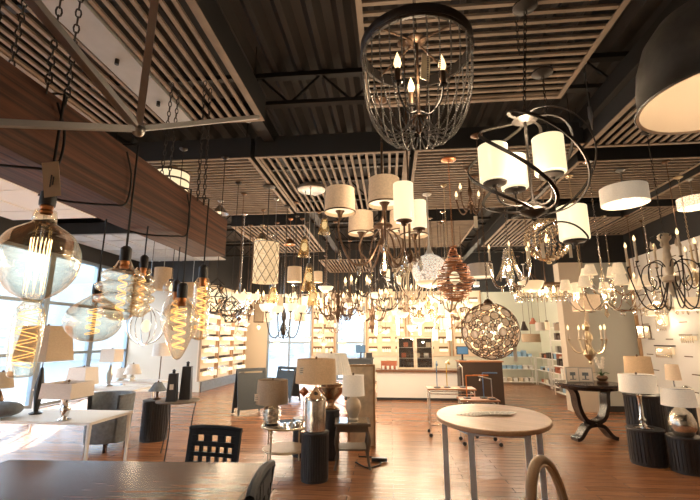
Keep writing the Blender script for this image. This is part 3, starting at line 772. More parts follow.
# ------------------------------------------------------------------ chandeliers with arms
def arm_chandelier(name, label, px, py, Y, n, Rp, kind, m, rise, sag, group=None, rot=0., chain='chain', cs=1., top=CH, hubz=None, drops=0, gm=None, sleeve='cream', col_prof=None, w=7, h=9, mcol=None, scroll=False, chl=None):
    """px,py: the middle of the arm tips; Rp: radius in photograph pixels; rise: tip height over hub; sag: how far the arms dip, pixels"""
    P = at(px, py, Y); s = mpp(P); Rm = Rp*s; NAMED.append((P, Rm*.95))
    g = thing(name, label, 'chandelier', P, 0, group)
    z0 = -rise*s
    t = max(.0045, .55*s*cs)
    cp = col_prof or [(.001, 26), (1, 25), (.9, 12), (2.2, 8), (2.6, 4), (1.2, 0), (1.4, -4), (2.8, -8), (2.2, -11), (.9, -13), (1.2, -15), (.001, -17)]
    MB().lathe([(r*s, z*s+z0) for r, z in cp], 14).obj('center_column', mcol or m, g)
    for i in range(n):
        a = rot+2*PI*i/n; ca, sa = math.cos(a), math.sin(a)
        f = lambda q, z: (q*Rm*ca, q*Rm*sa, z)
        ar = MB().tube(spl([f(.04, z0), f(.35, z0-sag*s), f(.75, z0-sag*s*.9), f(1.02, -rise*s*.45), f(1, -.8*s)], 5), t, 6).obj('arm', m, g)
        if scroll:
            MB().tube(spl([f(.06, z0+7*s), f(.3, z0+15*s), f(.62, z0+10*s), f(.7, z0-5*s), f(.5, z0-14*s), f(.34, z0-6*s), f(.42, z0-1*s)], 5), t*.8, 5).obj('scroll', m, ar)
        c = f(1, 0)
        MB().lathe([(.001, -1.6*s), (1.1*s, -1.2*s), (2.0*s, -.2*s), (1.6*s, .0), (.001, .0)], 10, c).obj('cup', m, ar)
        if kind == 'candle':
            sl = MB().lathe([(.0005, 0), (.95*s*cs, 0), (.95*s*cs, h*s), (.0005, h*s)], 8, c).obj('candle_sleeve', sleeve, ar)
            MB().flame((c[0], c[1], c[2]+h*s), 5.4*s*cs, 1.15*s*cs, 8).obj('candle_bulb', 'flame', sl)
        else:
            gm_ = gm or ('shade' if kind == 'bell' else 'opal')
            if kind == 'bell': MB().shell(w/2*s, w/2*s*.6, 1*s, (1+h)*s, 20, .003, c).obj('bell_shade', gm_, ar); MB().sphere((c[0], c[1], c[2]+(1+h*.45)*s), w*.16*s, 8, 6, 1.3).obj('light_bulb', 'glow', ar)
            elif kind == 'cyl': MB().lathe([(.001, .2*s), (w/2*s, .2*s), (w/2*s, h*s), (w/2*s-.004, h*s), (w/2*s-.006, s), (.001, s)], 16, c).obj('glass_shade', gm_, ar)
            elif kind == 'bowl': MB().lathe([(.001, 0), (w*.3*s, .1*s), (w*.5*s, h*.6*s), (w*.52*s, h*s), (w*.48*s, h*s), (w*.25*s, .8*s), (.001, .6*s)], 16, c).obj('glass_shade', gm_, ar)
        for k in range(drops):
            q = .45+.5*k/max(1, drops-1) if drops > 1 else 1.
            z = z0-sag*s*.95 if q < .85 else -2*s
            MB().drop((q*Rm*ca, q*Rm*sa, z), 6*s, 1.5*s, 6).obj('crystal_drop', 'crystal', ar)
    bulb_light(g, -6*s, LWA, y=-.03*Rm)
    if chain: hanger(g, P, z0+cp[0][1]*s, chain, m, .06, top)
    return g, P, s

# big crystal chandelier
g, P, s = arm_chandelier('crystal_chandelier', 'tall crystal chandelier with draped bead swags and white candles, behind the swirling cage chandelier', 509, 262, 5.0, 6, 21, 'candle', 'chrome', 18, 6, rot=.3, drops=2, h=12,
                         col_prof=[(.001, 30), (1.2, 29), (1.2, 20), (2.5, 14), (2.2, 8), (3.2, 0), (2.2, -6), (1.2, -12), (.001, -16)], mcol='crystal')
for i in range(12):
    a = 2*PI*i/12; m2 = MB()
    pts = spl([Vector((4*s*math.cos(a), 4*s*math.sin(a), 12*s)), Vector((7*s*math.cos(a), 7*s*math.sin(a), -4*s)), Vector((13*s*math.cos(a), 13*s*math.sin(a), -17*s))], 10)
    for p in pts: m2.sphere(p, 1.05*s, 6, 4, 1.1)
    m2.obj('bead_swag', 'crystal', g)
m2 = MB()
MB().lathe([(3.5*s, 12*s), (4.5*s, 13*s), (3.5*s, 14*s), (3.5*s, 12*s)], 16).obj('crown_ring', 'chrome', g)
# crystal orb
P = at(547, 240, 5.6); s = mpp(P)
g = thing('crystal_orb_pendant', 'round crystal strand orb pendant glowing from one bulb, under the swirling cage chandelier', 'pendant light', P)
r = 21*s; rr2 = random.Random(9)
for i in range(20):
    a = 2*PI*i/20; m2 = MB()
    for k in range(1, 15):
        t = PI*k/15; m2.lathe([(.0005, 2.2*s), (1.6*s, 0), (.0005, -2.2*s)], 6, (r*math.sin(t)*math.cos(a), r*math.sin(t)*math.sin(a), r*math.cos(t)*.95))
    m2.obj('crystal_strand', 'crystal', g)
for i in range(7):
    a = 2*PI*i/7; MB().tube([(r*.96*math.sin(PI*k/18)*math.cos(a), r*.96*math.sin(PI*k/18)*math.sin(a), r*.93*math.cos(PI*k/18)) for k in range(19)], .004, 5).obj('rib', 'chrome', g)
bulb_light(g, 10*s, 6)
MB().flame((0, 0, -3*s), 9*s, 2.6*s, 10).obj('light_bulb', 'flame', g)
MB().lathe([(.001, -2*s), (1.6*s, -3*s), (1.6*s, -12*s), (.001, -13*s)], 10).obj('socket', 'chrome', g)
MB().tube([(0, 0, -12*s), (0, 0, -24*s)], .008, 6).obj('bottom_stem', 'chrome', g)
MB().sphere((0, 0, -23*s), 2.6*s, 10, 6, .6).obj('finial', 'gold', g)
for q in (-11, 14):
    o = MB().box((0, 0, 0), (.04, .002, .2)).obj('price_tag', 'paper', g, smooth=False, loc=(q*s, -r*.8, -14*s))
hanger(g, P, r*.93, 'chain', 'chrome', .06)
# linear crystal chandelier
P = at(546, 289, 6.7); s = mpp(P)
g = thing('crystal_ring_chandelier', 'wide oval chandelier with a fringe of long crystal rods over a row of bulbs', 'chandelier', P)
rx, ry = 30*s, 14*s
MB().lathe([(1, 3*s), (1.02, 3*s), (1.02, 5*s), (1, 5*s), (1, 3*s)], 48, sx=rx, sy=ry).obj('ring', 'bronze', g)
for i in range(40):
    a = 2*PI*i/40; MB().lathe([(.0004, 3*s), (.9*s, 2*s), (1.1*s, -10*s), (.0004, -13*s)], 6, (rx*math.cos(a), ry*math.sin(a), 0)).obj('crystal_rod', 'crystal', g)
for i in range(7):
    x = -22*s+44*s*i/6; MB().flame((x, 0, -4*s), 8*s, 2*s).obj('candle_bulb', 'flame', g)
    MB().cyl((x, 0, -8*s), 1.1*s, 4*s, 8).obj('candle_sleeve', 'chrome', g)
bulb_light(g, -3*s, 10, y=-4*s)
MB().bar((-24*s, 0, -8*s), (24*s, 0, -8*s), .014).obj('crossbar', 'bronze', g, smooth=False)
MB().bar((-rx, 0, 4*s), (rx, 0, 4*s), .014).obj('crossbar', 'bronze', g, smooth=False)
MB().tube([(0, 0, -8*s), (0, 0, 12*s)], .01, 6).obj('center_stem', 'bronze', g)
hanger(g, P, 12*s, 'chain', 'bronze', .07)

# scrolled iron chandelier on the right
g, P, s = arm_chandelier('scrolled_candle_chandelier', 'dark scrolled iron chandelier with a carved pale column and tall candles, near the display boards', 668, 262, 4.7, 6, 35, 'candle', 'iron', 14, 30, rot=.25, h=20, cs=1.25, sleeve='ceramic',
    col_prof=[(.001, 44), (4, 43), (6, 41), (6, 38), (3.5, 35), (2.2, 30), (3.4, 22), (4.6, 12), (3.6, 4), (2.5, 1), (7, -1), (7.5, -5), (3, -7), (4, -12), (2, -18), (.001, -22)], mcol='ceramic', scroll=True)
for i in range(6):
    a = .25+2*PI*(i+.5)/6; ca, sa = math.cos(a), math.sin(a); z = 24*s
    ar = MB().tube(spl([(3*s*ca, 3*s*sa, z), (8*s*ca, 8*s*sa, z+3*s), (12*s*ca, 12*s*sa, z+1*s), (12*s*ca, 12*s*sa, z-2*s)], 5), .006, 5).obj('upper_arm', 'iron', g)
    MB().drop((12*s*ca, 12*s*sa, z-2*s), 9*s, 1.8*s, 6).obj('crystal_drop', 'ceramic', ar)
# pleated lampshade chandelier
P0 = at(606, 280, 5.4)
g, P, s = arm_chandelier('lampshade_chandelier', 'crystal chandelier with two tiers of small pale pleated lampshades beside the scrolled candle chandelier', 604, 290, 5.5, 7, 34, 'bell', 'chrome', 12, 8, rot=.2, w=12.5, h=10.5, drops=1, gm='pleat',
    col_prof=[(.001, 45), (1, 44), (1, 30), (2.4, 26), (1.2, 20), (3, 8), (1.2, 2), (3.2, -4), (1, -8), (2.4, -12), (.001, -16)], mcol='crystal')
for i in range(4):
    a = .5+2*PI*i/4; ca, sa = math.cos(a), math.sin(a); q = 17*s; z = 14*s
    ar = MB().tube(spl([(s*ca, s*sa, z-12*s), (q*.5*ca, q*.5*sa, z-14*s), (q*ca, q*sa, z-6*s), (q*ca, q*sa, z)], 5), .005, 5).obj('upper_arm', 'chrome', g)
    MB().shell(6.5*s, 3.9*s, z, z+10.5*s, 20, .003, (q*ca, q*sa, 0)).obj('bell_shade', 'pleat', ar)
    MB().sphere((q*ca, q*sa, z+5*s), 2.2*s, 8, 6, 1.3).obj('light_bulb', 'glow', ar)
# gold candle chandelier low on the right
g, P, s = arm_chandelier('gold_candle_chandelier', 'small gold chandelier with turned column and plain candles, hung low over the black console table', 588, 339, 6.0, 5, 17, 'candle', 'gold', 4, 9, rot=.35, h=9,
    col_prof=[(.001, 22), (1.2, 21), (3, 16), (1.4, 12), (4, 8), (4.6, 4), (2, 0), (2, -4), (5, -8), (5.5, -11), (3, -15), (1, -17), (1.6, -19), (.001, -21)])
# black candle chandeliers in the middle distance
arm_chandelier('black_candle_chandelier', 'black candle chandelier with three bulbs showing above the wire cage orb', 358, 286, 7.6, 5, 13, 'candle', 'iron', 5, 5, rot=.5, h=3, cs=1.3)
arm_chandelier('rust_candle_chandelier', 'wide rust brown candle chandelier with many curled arms left of the wire cage orb', 338, 304, 7.2, 9, 21, 'candle', 'bronze', 2, 9, rot=.2, h=4, cs=1.1, scroll=True)
arm_chandelier('dark_arm_chandelier', 'dark bowed-arm chandelier below the hanging paper lantern', 284, 312, 7.0, 4, 18, 'bowl', 'iron', 10, 14, rot=.6, w=14, h=7, gm='opal')
arm_chandelier('silver_arm_chandelier', 'silver chandelier with small cups of light, left of the paper lantern', 240, 300, 7.4, 6, 15, 'bowl', 'chrome', 8, 6, rot=.2, w=10, h=6, gm='opal')
arm_chandelier('bracket_candle_chandelier', 'thin bronze candle chandelier seen left of the swirling cage chandelier with a bare upright flame', 470, 196, 5.6, 4, 16, 'candle', 'bronze', 2, 14, rot=.8, h=3, cs=1.3)
arm_chandelier('crystal_arm_chandelier', 'low crystal chandelier with many glass arms under the scrolled candle chandelier', 655, 296, 6.6, 9, 44, 'candle', 'crystal', 6, 7, rot=.1, h=2, cs=.8, drops=3, sleeve='white')
arm_chandelier('crystal_arm_chandelier', 'sparkling crystal candle chandelier behind the lampshade chandelier', 612, 283, 8.2, 8, 26, 'candle', 'crystal', 6, 6, rot=.3, h=2, cs=.9, drops=2, sleeve='white')
arm_chandelier('crystal_arm_chandelier', 'tall glass arm candle chandelier at the far right edge over the display boards', 693, 262, 6.2, 7, 20, 'candle', 'gold', 8, 10, rot=.3, h=8, cs=1., drops=2, sleeve='white')

# wire cage orb with candles
P = at(384, 294, 7.0); s = mpp(P)
g = thing('cage_orb_pendant', 'black wire cage orb pendant with a cluster of candle bulbs', 'pendant light', P)
for i in range(5):
    T = Matrix.Rotation(PI*i/5, 3, 'Z') @ Matrix.Rotation(R(68 if i % 2 else 90), 3, 'X'); MB().ring((0, 0, 0), 17*s, .007, 40, 5, T).obj('hoop', 'iron', g)
for i in range(4):
    a = .4+2*PI*i/4; c = (5*s*math.cos(a), 5*s*math.sin(a), -3*s)
    candle(g, c, 3*s, .9*s, 'cream'); MB().tube([(0, 0, -8*s), (c[0], c[1], -3*s)], .006, 5).obj('arm', 'iron', g)
MB().tube([(0, 0, -16*s), (0, 0, 17*s)], .007, 5).obj('center_stem', 'iron', g)
hanger(g, P, 17*s, 'stem', 'iron', .06, r=.006)

# cream curved wire pendant
P = at(411, 283, 7.4); s = mpp(P)
g = thing('wire_leaf_pendant', 'cream pendant of curved leaf-shaped wire loops left of the mosaic globe', 'pendant light', P)
for i in range(6):
    T = Matrix.Rotation(PI*i/6+.2, 3, 'Z')
    for q in (1., .62):
        pts = spl([Vector((0, 0, 24*s*q)), Vector((14*s*q, 0, 12*s*q)), Vector((17*s*q, 0, -3*s)), Vector((9*s*q, 0, -17*s*q)), Vector((0, 0, -22*s*q)), Vector((-9*s*q, 0, -17*s*q)), Vector((-17*s*q, 0, -3*s)), Vector((-14*s*q, 0, 12*s*q)), Vector((0, 0, 24*s*q))], 6)
        MB().tube([T @ p for p in pts], .006, 5).obj('wire_loop', 'ceramic', g)
for i in range(4): candle(g, (5*s*math.cos(i*PI/2), 5*s*math.sin(i*PI/2), -9*s), 3*s, .8*s)
hanger(g, P, 24*s, 'chain', 'ceramic', .06)
# gold quatrefoil pendant
P = at(449, 291, 6.2); s = mpp(P)
g = thing('quatrefoil_pendant', 'open gold quatrefoil frame pendant behind the copper wire basket', 'pendant light', P)
q = [(0, 19), (5, 17), (7, 12), (12, 12), (17, 6), (19, 0), (17, -6), (12, -9), (7, -12), (5, -17), (0, -21)]
pts = [Vector((x*s, 0, z*s)) for x, z in q] + [Vector((-x*s, 0, z*s)) for x, z in q[-2:0:-1]]
for a in (0, PI/2): MB().tube([Matrix.Rotation(a+.2, 3, 'Z') @ p for p in pts], .012, 6, True).obj('frame_loop', 'gold', g)
for i in range(3): candle(g, (5*s*math.cos(i*2.1), 5*s*math.sin(i*2.1), -6*s), 5*s, .9*s)
hanger(g, P, 19*s, 'chain', 'gold', .05)
# white drum pendant
P = at(480, 271, 5.9); s = mpp(P)
g = thing('drum_pendant', 'white drum shade pendant on a chain beside the copper wire basket', 'pendant light', P)
MB().shell(13*s, 12.4*s, -6.5*s, 6.5*s, 36, .004).obj('drum_shade', 'linen_white', g)
MB().lathe([(.001, -5.6*s), (12.4*s, -5.5*s), (12.4*s, -5*s), (.001, -5*s)], 30).obj('diffuser', 'shadein', g)
MB().tube([(-12*s, 0, 6*s), (0, 0, 9*s), (12*s, 0, 6*s)], .006, 5).obj('spider', 'iron', g)
hanger(g, P, 9*s, 'chain', 'bronze', .07)
o = MB().box((0, 0, 0), (.05, .002, .17)).obj('price_tag', 'paper', g, smooth=False, loc=(-4*s, -.2, 47*s))

# ------------------------------------------------------------------ simple pendants (one glass or shade on a cord)
def simple(label, px, py, Y, kind, w, h, gm, m='iron', name='pendant_light', hk='stem', group=None, cat='pendant light', cr=.05):
    """px,py: centre of the glass; w,h in photograph pixels"""
    P = at(px, py, Y); s = mpp(P); r = w/2*s; hh = h*s; NAMED.append((P, r*.8))
    g = thing(name, label, cat, P, 0, group); zt = hh/2
    if kind == 'bowl':
        MB().lathe([(.001, -hh/2), (r*.35, -hh*.46), (r*.75, -hh*.2), (r, hh*.3), (r*.98, hh*.34), (r*.7, -hh*.1), (.001, -hh*.35)], 22).obj('glass_bowl', gm, g)
        for i in range(3): a = 2*PI*i/3+.4; MB().tube([(r*.95*math.cos(a), r*.95*math.sin(a), hh*.3), (0, 0, hh*.3+r*.8)], .005, 5).obj('rod', m, g)
        MB().sphere((0, 0, -hh/2-.8*s), 1.1*s, 8, 6).obj('finial', m, g); zt = hh*.3+r*.8
    elif kind == 'cyl':
        MB().lathe([(.001, -hh/2), (r, -hh/2), (r, hh/2), (.001, hh/2)], 20).obj('glass_shade', gm, g); MB().cyl((0, 0, hh/2), r*.6, 1.5*s, 14).obj('cap', m, g)
    elif kind == 'drum':
        MB().shell(r, r*.96, -hh/2, hh/2, 28, .004).obj('drum_shade', gm, g); MB().lathe([(.001, -hh*.4), (r*.94, -hh*.4), (r*.94, -hh*.36), (.001, -hh*.36)], 24).obj('diffuser', 'shadein', g)
        MB().bar((-r*.96, 0, hh*.48), (r*.96, 0, hh*.48), .008).obj('spider', m, g, smooth=False)
    elif kind == 'cone':
        MB().lathe([(.001, hh/2), (r*.3, hh/2), (r*.45, hh*.2), (r, -hh/2), (r-.004, -hh/2), (r*.4, hh*.18), (.001, hh*.42)], 22).obj('cone_shade', gm, g); MB().sphere((0, 0, -hh*.1), r*.3, 10, 6, 1.3).obj('light_bulb', 'glow', g)
    elif kind == 'bell':
        MB().cyl((0, 0, hh/2), r*.4, 2.5*s, 12).obj('cap', m, g)
        MB().lathe([(r*.35, hh/2), (r*.6, hh*.3), (r*.8, -hh*.1), (r, -hh/2), (r-.004, -hh/2), (r*.75, -hh*.1), (r*.55, hh*.28), (r*.3, hh*.46)], 22).obj('glass_bell', gm, g); MB().sphere((0, 0, -hh*.05), r*.45, 10, 6, 1.5).obj('light_bulb', 'glow', g); zt = hh/2+2*s
    elif kind == 'box':
        f = MB()
        for i in range(4):
            a = PI/4+i*PI/2+.3; b = a+PI/2; x0, y0, x1, y1 = r*1.41*math.cos(a), r*1.41*math.sin(a), r*1.41*math.cos(b), r*1.41*math.sin(b)
            f.bar((x0, y0, -hh/2), (x0, y0, hh/2), .012); f.bar((x0, y0, -hh/2), (x1, y1, -hh/2), .012); f.bar((x0, y0, hh/2), (x1, y1, hh/2), .012)
        f.obj('lantern_frame', m, g, smooth=False)
        MB().box((0, 0, 0), (r*1.9, r*1.9, hh*.95), .3).obj('lantern_panes', gm, g, smooth=False)
        if gm in ('clear', 'crystal'): MB().sphere((0, 0, -hh*.1), r*.35, 10, 6, 1.5).obj('light_bulb', 'glow', g)
    elif kind == 'globe':
        MB().sphere((0, 0, 0), r, 24, 14).obj('glass_globe', gm, g); MB().cyl((0, 0, hh/2-.01), r*.35, 2*s, 12).obj('cap', m, g)
        if gm in ('clear', 'amber', 'crystal'): MB().sphere((0, 0, 0), r*.3, 10, 6, 1.4).obj('light_bulb', 'glow', g)
    elif kind == 'tube':
        MB().cyl((0, 0, -hh/2), r, hh, 14).obj('light_tube', gm, g); MB().cyl((0, 0, hh/2), r*1.1, 2*s, 14).obj('cap', m, g); MB().cyl((0, 0, -hh/2-1.2*s), r*1.1, 1.2*s, 14).obj('end_cap', m, g)
    elif kind == 'cage':
        for i in range(4): MB().ring((0, 0, 0), r, .006, 32, 5, Matrix.Rotation(PI*i/4, 3, 'Z') @ Matrix.Rotation(PI/2, 3, 'X')).obj('hoop', m, g)
        MB().sphere((0, 0, 0), r*.25, 10, 6, 1.4).obj('light_bulb', 'glow', g)
    elif kind == 'gem':
        k, lat = MB(), MB(); ph = [(.001, 1), (.72, .55), (1, -.15), (.5, -1)]
        rows = [[(q*r*math.cos(2*PI*j/5+(i % 2)*PI/5), q*r*math.sin(2*PI*j/5+(i % 2)*PI/5), z*hh/2) for j in range(5)] for i, (q, z) in enumerate(ph)]
        for i in range(3):
            for j in range(5):
                a, b = rows[i][j], rows[i+1][j]; lat.tube([a, b], .006, 5); c = rows[i+1][(j+1) % 5]
                if i: lat.tube([a, rows[i+1][(j-1) % 5]] if i % 2 else [a, c], .006, 5)
                lat.tube([b, c], .006, 5)
        lat.obj('cage_edge', m, g); MB().sphere((0, 0, 0), r*.32, 10, 6, 1.4).obj('light_bulb', 'glow', g)
    if gm not in ('brown', 'red', 'linen', 'linen_white', 'linen_grey', 'steel', 'copper', 'gold'): bulb_light(g, -hh/2-.1, 3.5)
    hanger(g, P, zt, hk, m, cr, r=.005 if hk == 'stem' else None)
    return g
S = simple
# near the beam
S('clear glass teardrop pendant behind the teardrop bulb', 171, 288, 4.6, 'globe', 15, 15, 'clear')
S('open five-sided metal cage pendant with a bare bulb, past the end of the timber beam', 216, 295, 4.9, 'gem', 24, 34, 'clear')
S('metal gem cage pendant hung lower behind the open five-sided cage', 231, 309, 5.8, 'gem', 22, 26, 'clear')
S('thin black strap orb pendant in front of the tall window post', 146, 326, 5.7, 'cage', 36, 36, 'clear', 'chrome')
S('tan box shade pendant hung by the tall windows', 163, 279, 6.2, 'drum', 18, 22, 'linen', 'steel')
S('tan drum pendant hung lower beside the tan box shade pendant', 192, 290, 6.6, 'drum', 16, 14, 'linen', 'steel')
S('small steel cone pendant high above the end of the timber beam', 220, 210, 6.6, 'cone', 17, 8, 'steel', 'steel')
# around the paper lantern
S('small lit fabric drum pendant right of the paper lantern', 294.5, 274.5, 6.8, 'drum', 14.5, 15, 'shade', 'bronze')
S('clear glass bell pendant under the small drum pendant', 313, 296, 6.4, 'bell', 12, 19, 'seeded', 'steel')
S('clear glass bell pendant below the paper lantern', 273, 295, 6.6, 'bell', 12, 16, 'seeded', 'steel')
S('brown box lantern pendant below and left of the paper lantern', 259, 313, 7.2, 'box', 9, 18, 'linen', 'bronze')
S('wide warm glass bowl pendant below and left of the paper lantern', 238, 298, 6.3, 'bowl', 21, 10, 'opal', 'bronze')
S('warm glass bowl pendant beside the rust candle chandelier', 326, 289, 7.4, 'bowl', 15, 7, 'opal', 'bronze')
S('clear glass box lantern pendant with a lit bulb below the small drum pendant', 295, 292, 7.6, 'box', 7, 14, 'clear', 'iron')
S('brown woven drum pendant beneath the bowed-arm chandelier', 300, 316, 7.8, 'drum', 12, 10, 'linen_grey', 'bronze')
S('small copper dome pendant between the paper lantern and the oval canopy', 290, 242, 7.8, 'cone', 12, 6, 'copper', 'copper')
S('shallow copper dome pendant left of the oval canopy', 262, 237, 8.2, 'cone', 14, 7, 'gold', 'gold')
S('tan lit drum pendant behind the glass bell pendants', 318, 277, 7.4, 'drum', 9, 11, 'shade', 'bronze')
# middle
S('lit candle cylinder pendant standing upright between the fabric shades and the wire leaf pendant', 388, 275, 7.2, 'cyl', 4, 11, 'glow', 'chrome')
S('lit short cylinder pendant above the cage orb', 399, 280, 8.3, 'cyl', 5, 7, 'opal', 'chrome')
for px in (376, 398, 419.5):
    S({376: 'thin white light tube pendant above the left end of the sales counter', 398: 'thin white light tube pendant above the glazed cabinet', 419.5: 'thin white light tube pendant right of the white bowl pendant'}[px], px, 326, 9.6, 'tube', 2.6, 17, 'led', 'steel', group='white light tubes above the counter')
S('white glass bowl pendant with a pointed base above the glazed cabinet', 411.5, 328, 8.8, 'bowl', 10, 8, 'glow', 'chrome')
S('amber globe pendant right of the glazed cabinet lights', 427, 318, 8.9, 'globe', 7, 7, 'opal', 'gold')
S('large lit square lantern pendant over the register stand', 445, 324, 8.4, 'box', 9, 12, 'soft', 'bronze')
S('white glass cylinder pendant above the register stand', 435, 335, 8., 'cyl', 5.5, 11, 'glow', 'chrome')
S('white glass cylinder pendant touching the disc globe', 449, 335, 8.2, 'cyl', 5.5, 11, 'glow', 'chrome')
S('bright white glass cylinder pendant under the quatrefoil frame', 447, 307, 7.6, 'cyl', 5, 12, 'glow', 'chrome')
S('shallow amber bowl pendant beside the crystal chandelier', 531, 286, 6.05, 'bowl', 25, 13, 'soft', 'bronze', hk='chain')
S('wide tan drum pendant under the lampshade chandelier', 586, 303, 7.2, 'drum', 26, 15, 'shade', 'bronze')
S('tiny crystal box pendant in front of the grey green wall', 643.5, 332, 8.2, 'box', 8, 12, 'crystal', 'bronze')
S('warm drum pendant at the picture edge under the crystal chandeliers', 690, 304, 5.6, 'drum', 26, 12, 'soft', 'bronze')
S('warm drum pendant next to the display boards', 655, 311, 8.6, 'drum', 17, 9, 'soft', 'bronze')
# back room on the right
S('dark brown cone pendant over the far white shelves', 524, 326, 12.2, 'cone', 8, 9, 'brown', 'bronze')
S('small rust cone pendant over the far white shelves', 533, 321, 13., 'cone', 8, 6, 'red', 'bronze')
S('white drum pendant over the far white shelves', 540, 326.5, 12., 'drum', 9, 8, 'linen_white', 'bronze')
S('lit tan cylinder pendant over the far white shelves', 547, 326, 12.2, 'cyl', 5, 8, 'soft', 'bronze')
S('wide tan rectangular shade pendant below the row of far pendants', 531, 338, 11.6, 'drum', 18, 8, 'linen', 'bronze')
S('taupe rectangular shade pendant beside the pilaster', 562, 327, 11., 'drum', 15, 7, 'linen_grey', 'bronze')

for x_, y_ in ((3.4, 12.4), (4.3, 13.6), (3.0, 14.6)):  # extra round lamps added to brighten the walls of the far room
    P = Vector((x_, y_, 3.3)); g = thing('added_downlight', 'plain round white downlight added to brighten the far shelving room', 'ceiling light', P, 0, 'added downlights of the far room')
    MB().lathe([(.001, .02), (.11, .02), (.11, .16), (.001, .16)], 20).obj('housing', 'white', g); MB().cyl((0, 0, .0), .095, .02, 20).obj('diffuser', 'led', g)
    hanger(g, P, .16, 'stem', 'white', .06); bulb_light(g, -.12, 22, c=(1, .86, .66), r=.08)
# ------------------------------------------------------------------ the crowd of small lights towards the back wall
KIN = {
 'bowl': ('small glowing glass bowl pendant among the crowded lights near the back wall', 'small bowl pendants near the back wall'),
 'cyl': ('small lit glass cylinder pendant among the crowded lights near the back wall', 'small cylinder pendants near the back wall'),
 'drum': ('small lit drum pendant among the crowded lights near the back wall', 'small drum pendants near the back wall'),
 'globe': ('small glowing globe pendant among the crowded lights near the back wall', 'small globe pendants near the back wall'),
 'bell': ('small glass bell pendant among the crowded lights near the back wall', 'small bell pendants near the back wall'),
 'cage': ('small wire cage pendant among the crowded lights near the back wall', 'small cage pendants near the back wall')}
cr = random.Random(21)
spots = []
for Y in (8.2, 9.3, 10.3, 12.0, 13.2, 14.4):
    for k in range(26):
        spots.append((236+k*9.4+cr.uniform(-5, 5), Y+cr.uniform(-.3, .3)))
low = [(240+k*8.6+cr.uniform(-3, 3), (12.4, 13.6, 14.6)[k % 3]+cr.uniform(-.3, .3)) for k in range(21)]
spots += low+[(228+k*9+cr.uniform(-3, 3), (7.3, 8., 8.7)[k % 3]+cr.uniform(-.2, .2)) for k in range(27)]
cand = ((250, 300, 9.2), (300, 305, 10.2), (325, 312, 11.6), (350, 300, 9.8), (372, 310, 8.6), (420, 308, 11.2), (462, 312, 12.))
taken = [(at(*q), .36) for q in cand]+NAMED
proto = {}
for px, Y in spots:
    if px > 474: continue
    py = cr.uniform(297, 318) if Y > 11.5 else cr.uniform(292, 326)
    if 392 < px < 440 and py > 322: py = 315
    if (px, Y) in low: py = cr.uniform(319, 346)
    kind = cr.choice(('bowl', 'bowl', 'bowl', 'drum', 'globe', 'bell', 'cage', 'cyl', 'cyl'))
    P = at(px, py, Y)
    if any(math.hypot(P.x-q.x, P.y-q.y) < .13+rq for q, rq in taken): continue
    if P.x < -5.1 or (P.x < -3.2 and Y < 12.4): continue
    taken.append((P, .12))
    lab, grp = KIN[kind]
    if kind not in proto:
        proto[kind] = S(lab, px, py, Y, kind, {'bowl': 13, 'cyl': 5, 'drum': 9, 'globe': 7, 'bell': 8, 'cage': 14}[kind], {'bowl': 6, 'cyl': 9, 'drum': 7, 'globe': 7, 'bell': 9, 'cage': 14}[kind],
                        {'bowl': 'opal', 'cyl': 'glow', 'drum': 'shade', 'globe': 'glow', 'bell': 'seeded', 'cage': 'clear'}[kind], cr.choice(('bronze', 'iron', 'chrome')), group=grp)
    else:
        c = copy_tree(proto[kind], P)
        if len(taken) % 2: bulb_light(c, -.25, 2.6)
        for ch in list(c.children):                 # each on its own length of stem
            if ch.name.startswith(('canopy', 'finial')): bpy.data.objects.remove(ch); continue
            if ch.name.startswith(('stem', 'cord')):
                z0 = max(v.co.z for v in ch.data.vertices); zl = min(v.co.z for v in ch.data.vertices)
                k = (CH-P.z-zl)/(z0-zl); ch.scale = (1, 1, k); ch.location.z = zl-zl*k
k2 = 0
for px, py, Y in cand:
    lab = 'small candle chandelier among the crowded lights near the back wall'
    if k2 == 0: cproto = arm_chandelier('small_candle_chandelier', lab, px, py, Y, 6, 13, 'candle', 'bronze', 4, 5, rot=.4, h=4, cs=1.1, group='small candle chandeliers near the back wall')[0]
    else:
        P = at(px, py, Y); c = copy_tree(cproto, P); bulb_light(c, -.1, 3.5)
        for ch in c.children:
            if ch.name.startswith('canopy'): z0 = max(v.co.z for v in ch.data.vertices); ch.location.z = CH-P.z-z0
            if ch.name.startswith('chain'):
                z0 = max(v.co.z for v in ch.data.vertices); zl = min(v.co.z for v in ch.data.vertices); k = (CH-P.z-zl)/(z0-zl); ch.scale = (1, 1, k); ch.location.z = zl-zl*k
    k2 += 1

P = at(586, 82, 3.95); g = thing('hanging_cord_hook', 'thin cable with a small metal clamp hanging in the gap beside the swirling cage chandelier', 'cable', (P.x, P.y, 4.3))
MB().lathe([(.001, .0), (.03, .0), (.03, .03), (.001, .03)], 14).obj('mount', 'steel', g); MB().tube([(0, 0, 0), (0, 0, -.5)], .005, 6).obj('cord', 'steel', g)
MB().lathe([(.001, -.48), (.018, -.49), (.022, -.6), (.012, -.66), (.004, -.74), (.001, -.74)], 10).obj('clamp', 'steel', g)
P = at(251, 50, 4.45); g = thing('hanging_spot_light', 'small metal spotlight fixed to the dark joist between the ceiling panels', 'spotlight', (P.x, 4.43, DECK-.45))
MB().box((0, 0, -.03), (.1, .05, .05)).obj('mount', 'white', g, smooth=False); MB().lathe([(.03, 0), (.045, -.12), (.04, -.12), (.026, 0), (.03, 0)], 14, (.02, 0, -.06)).obj('lamp_head', 'steel', g)
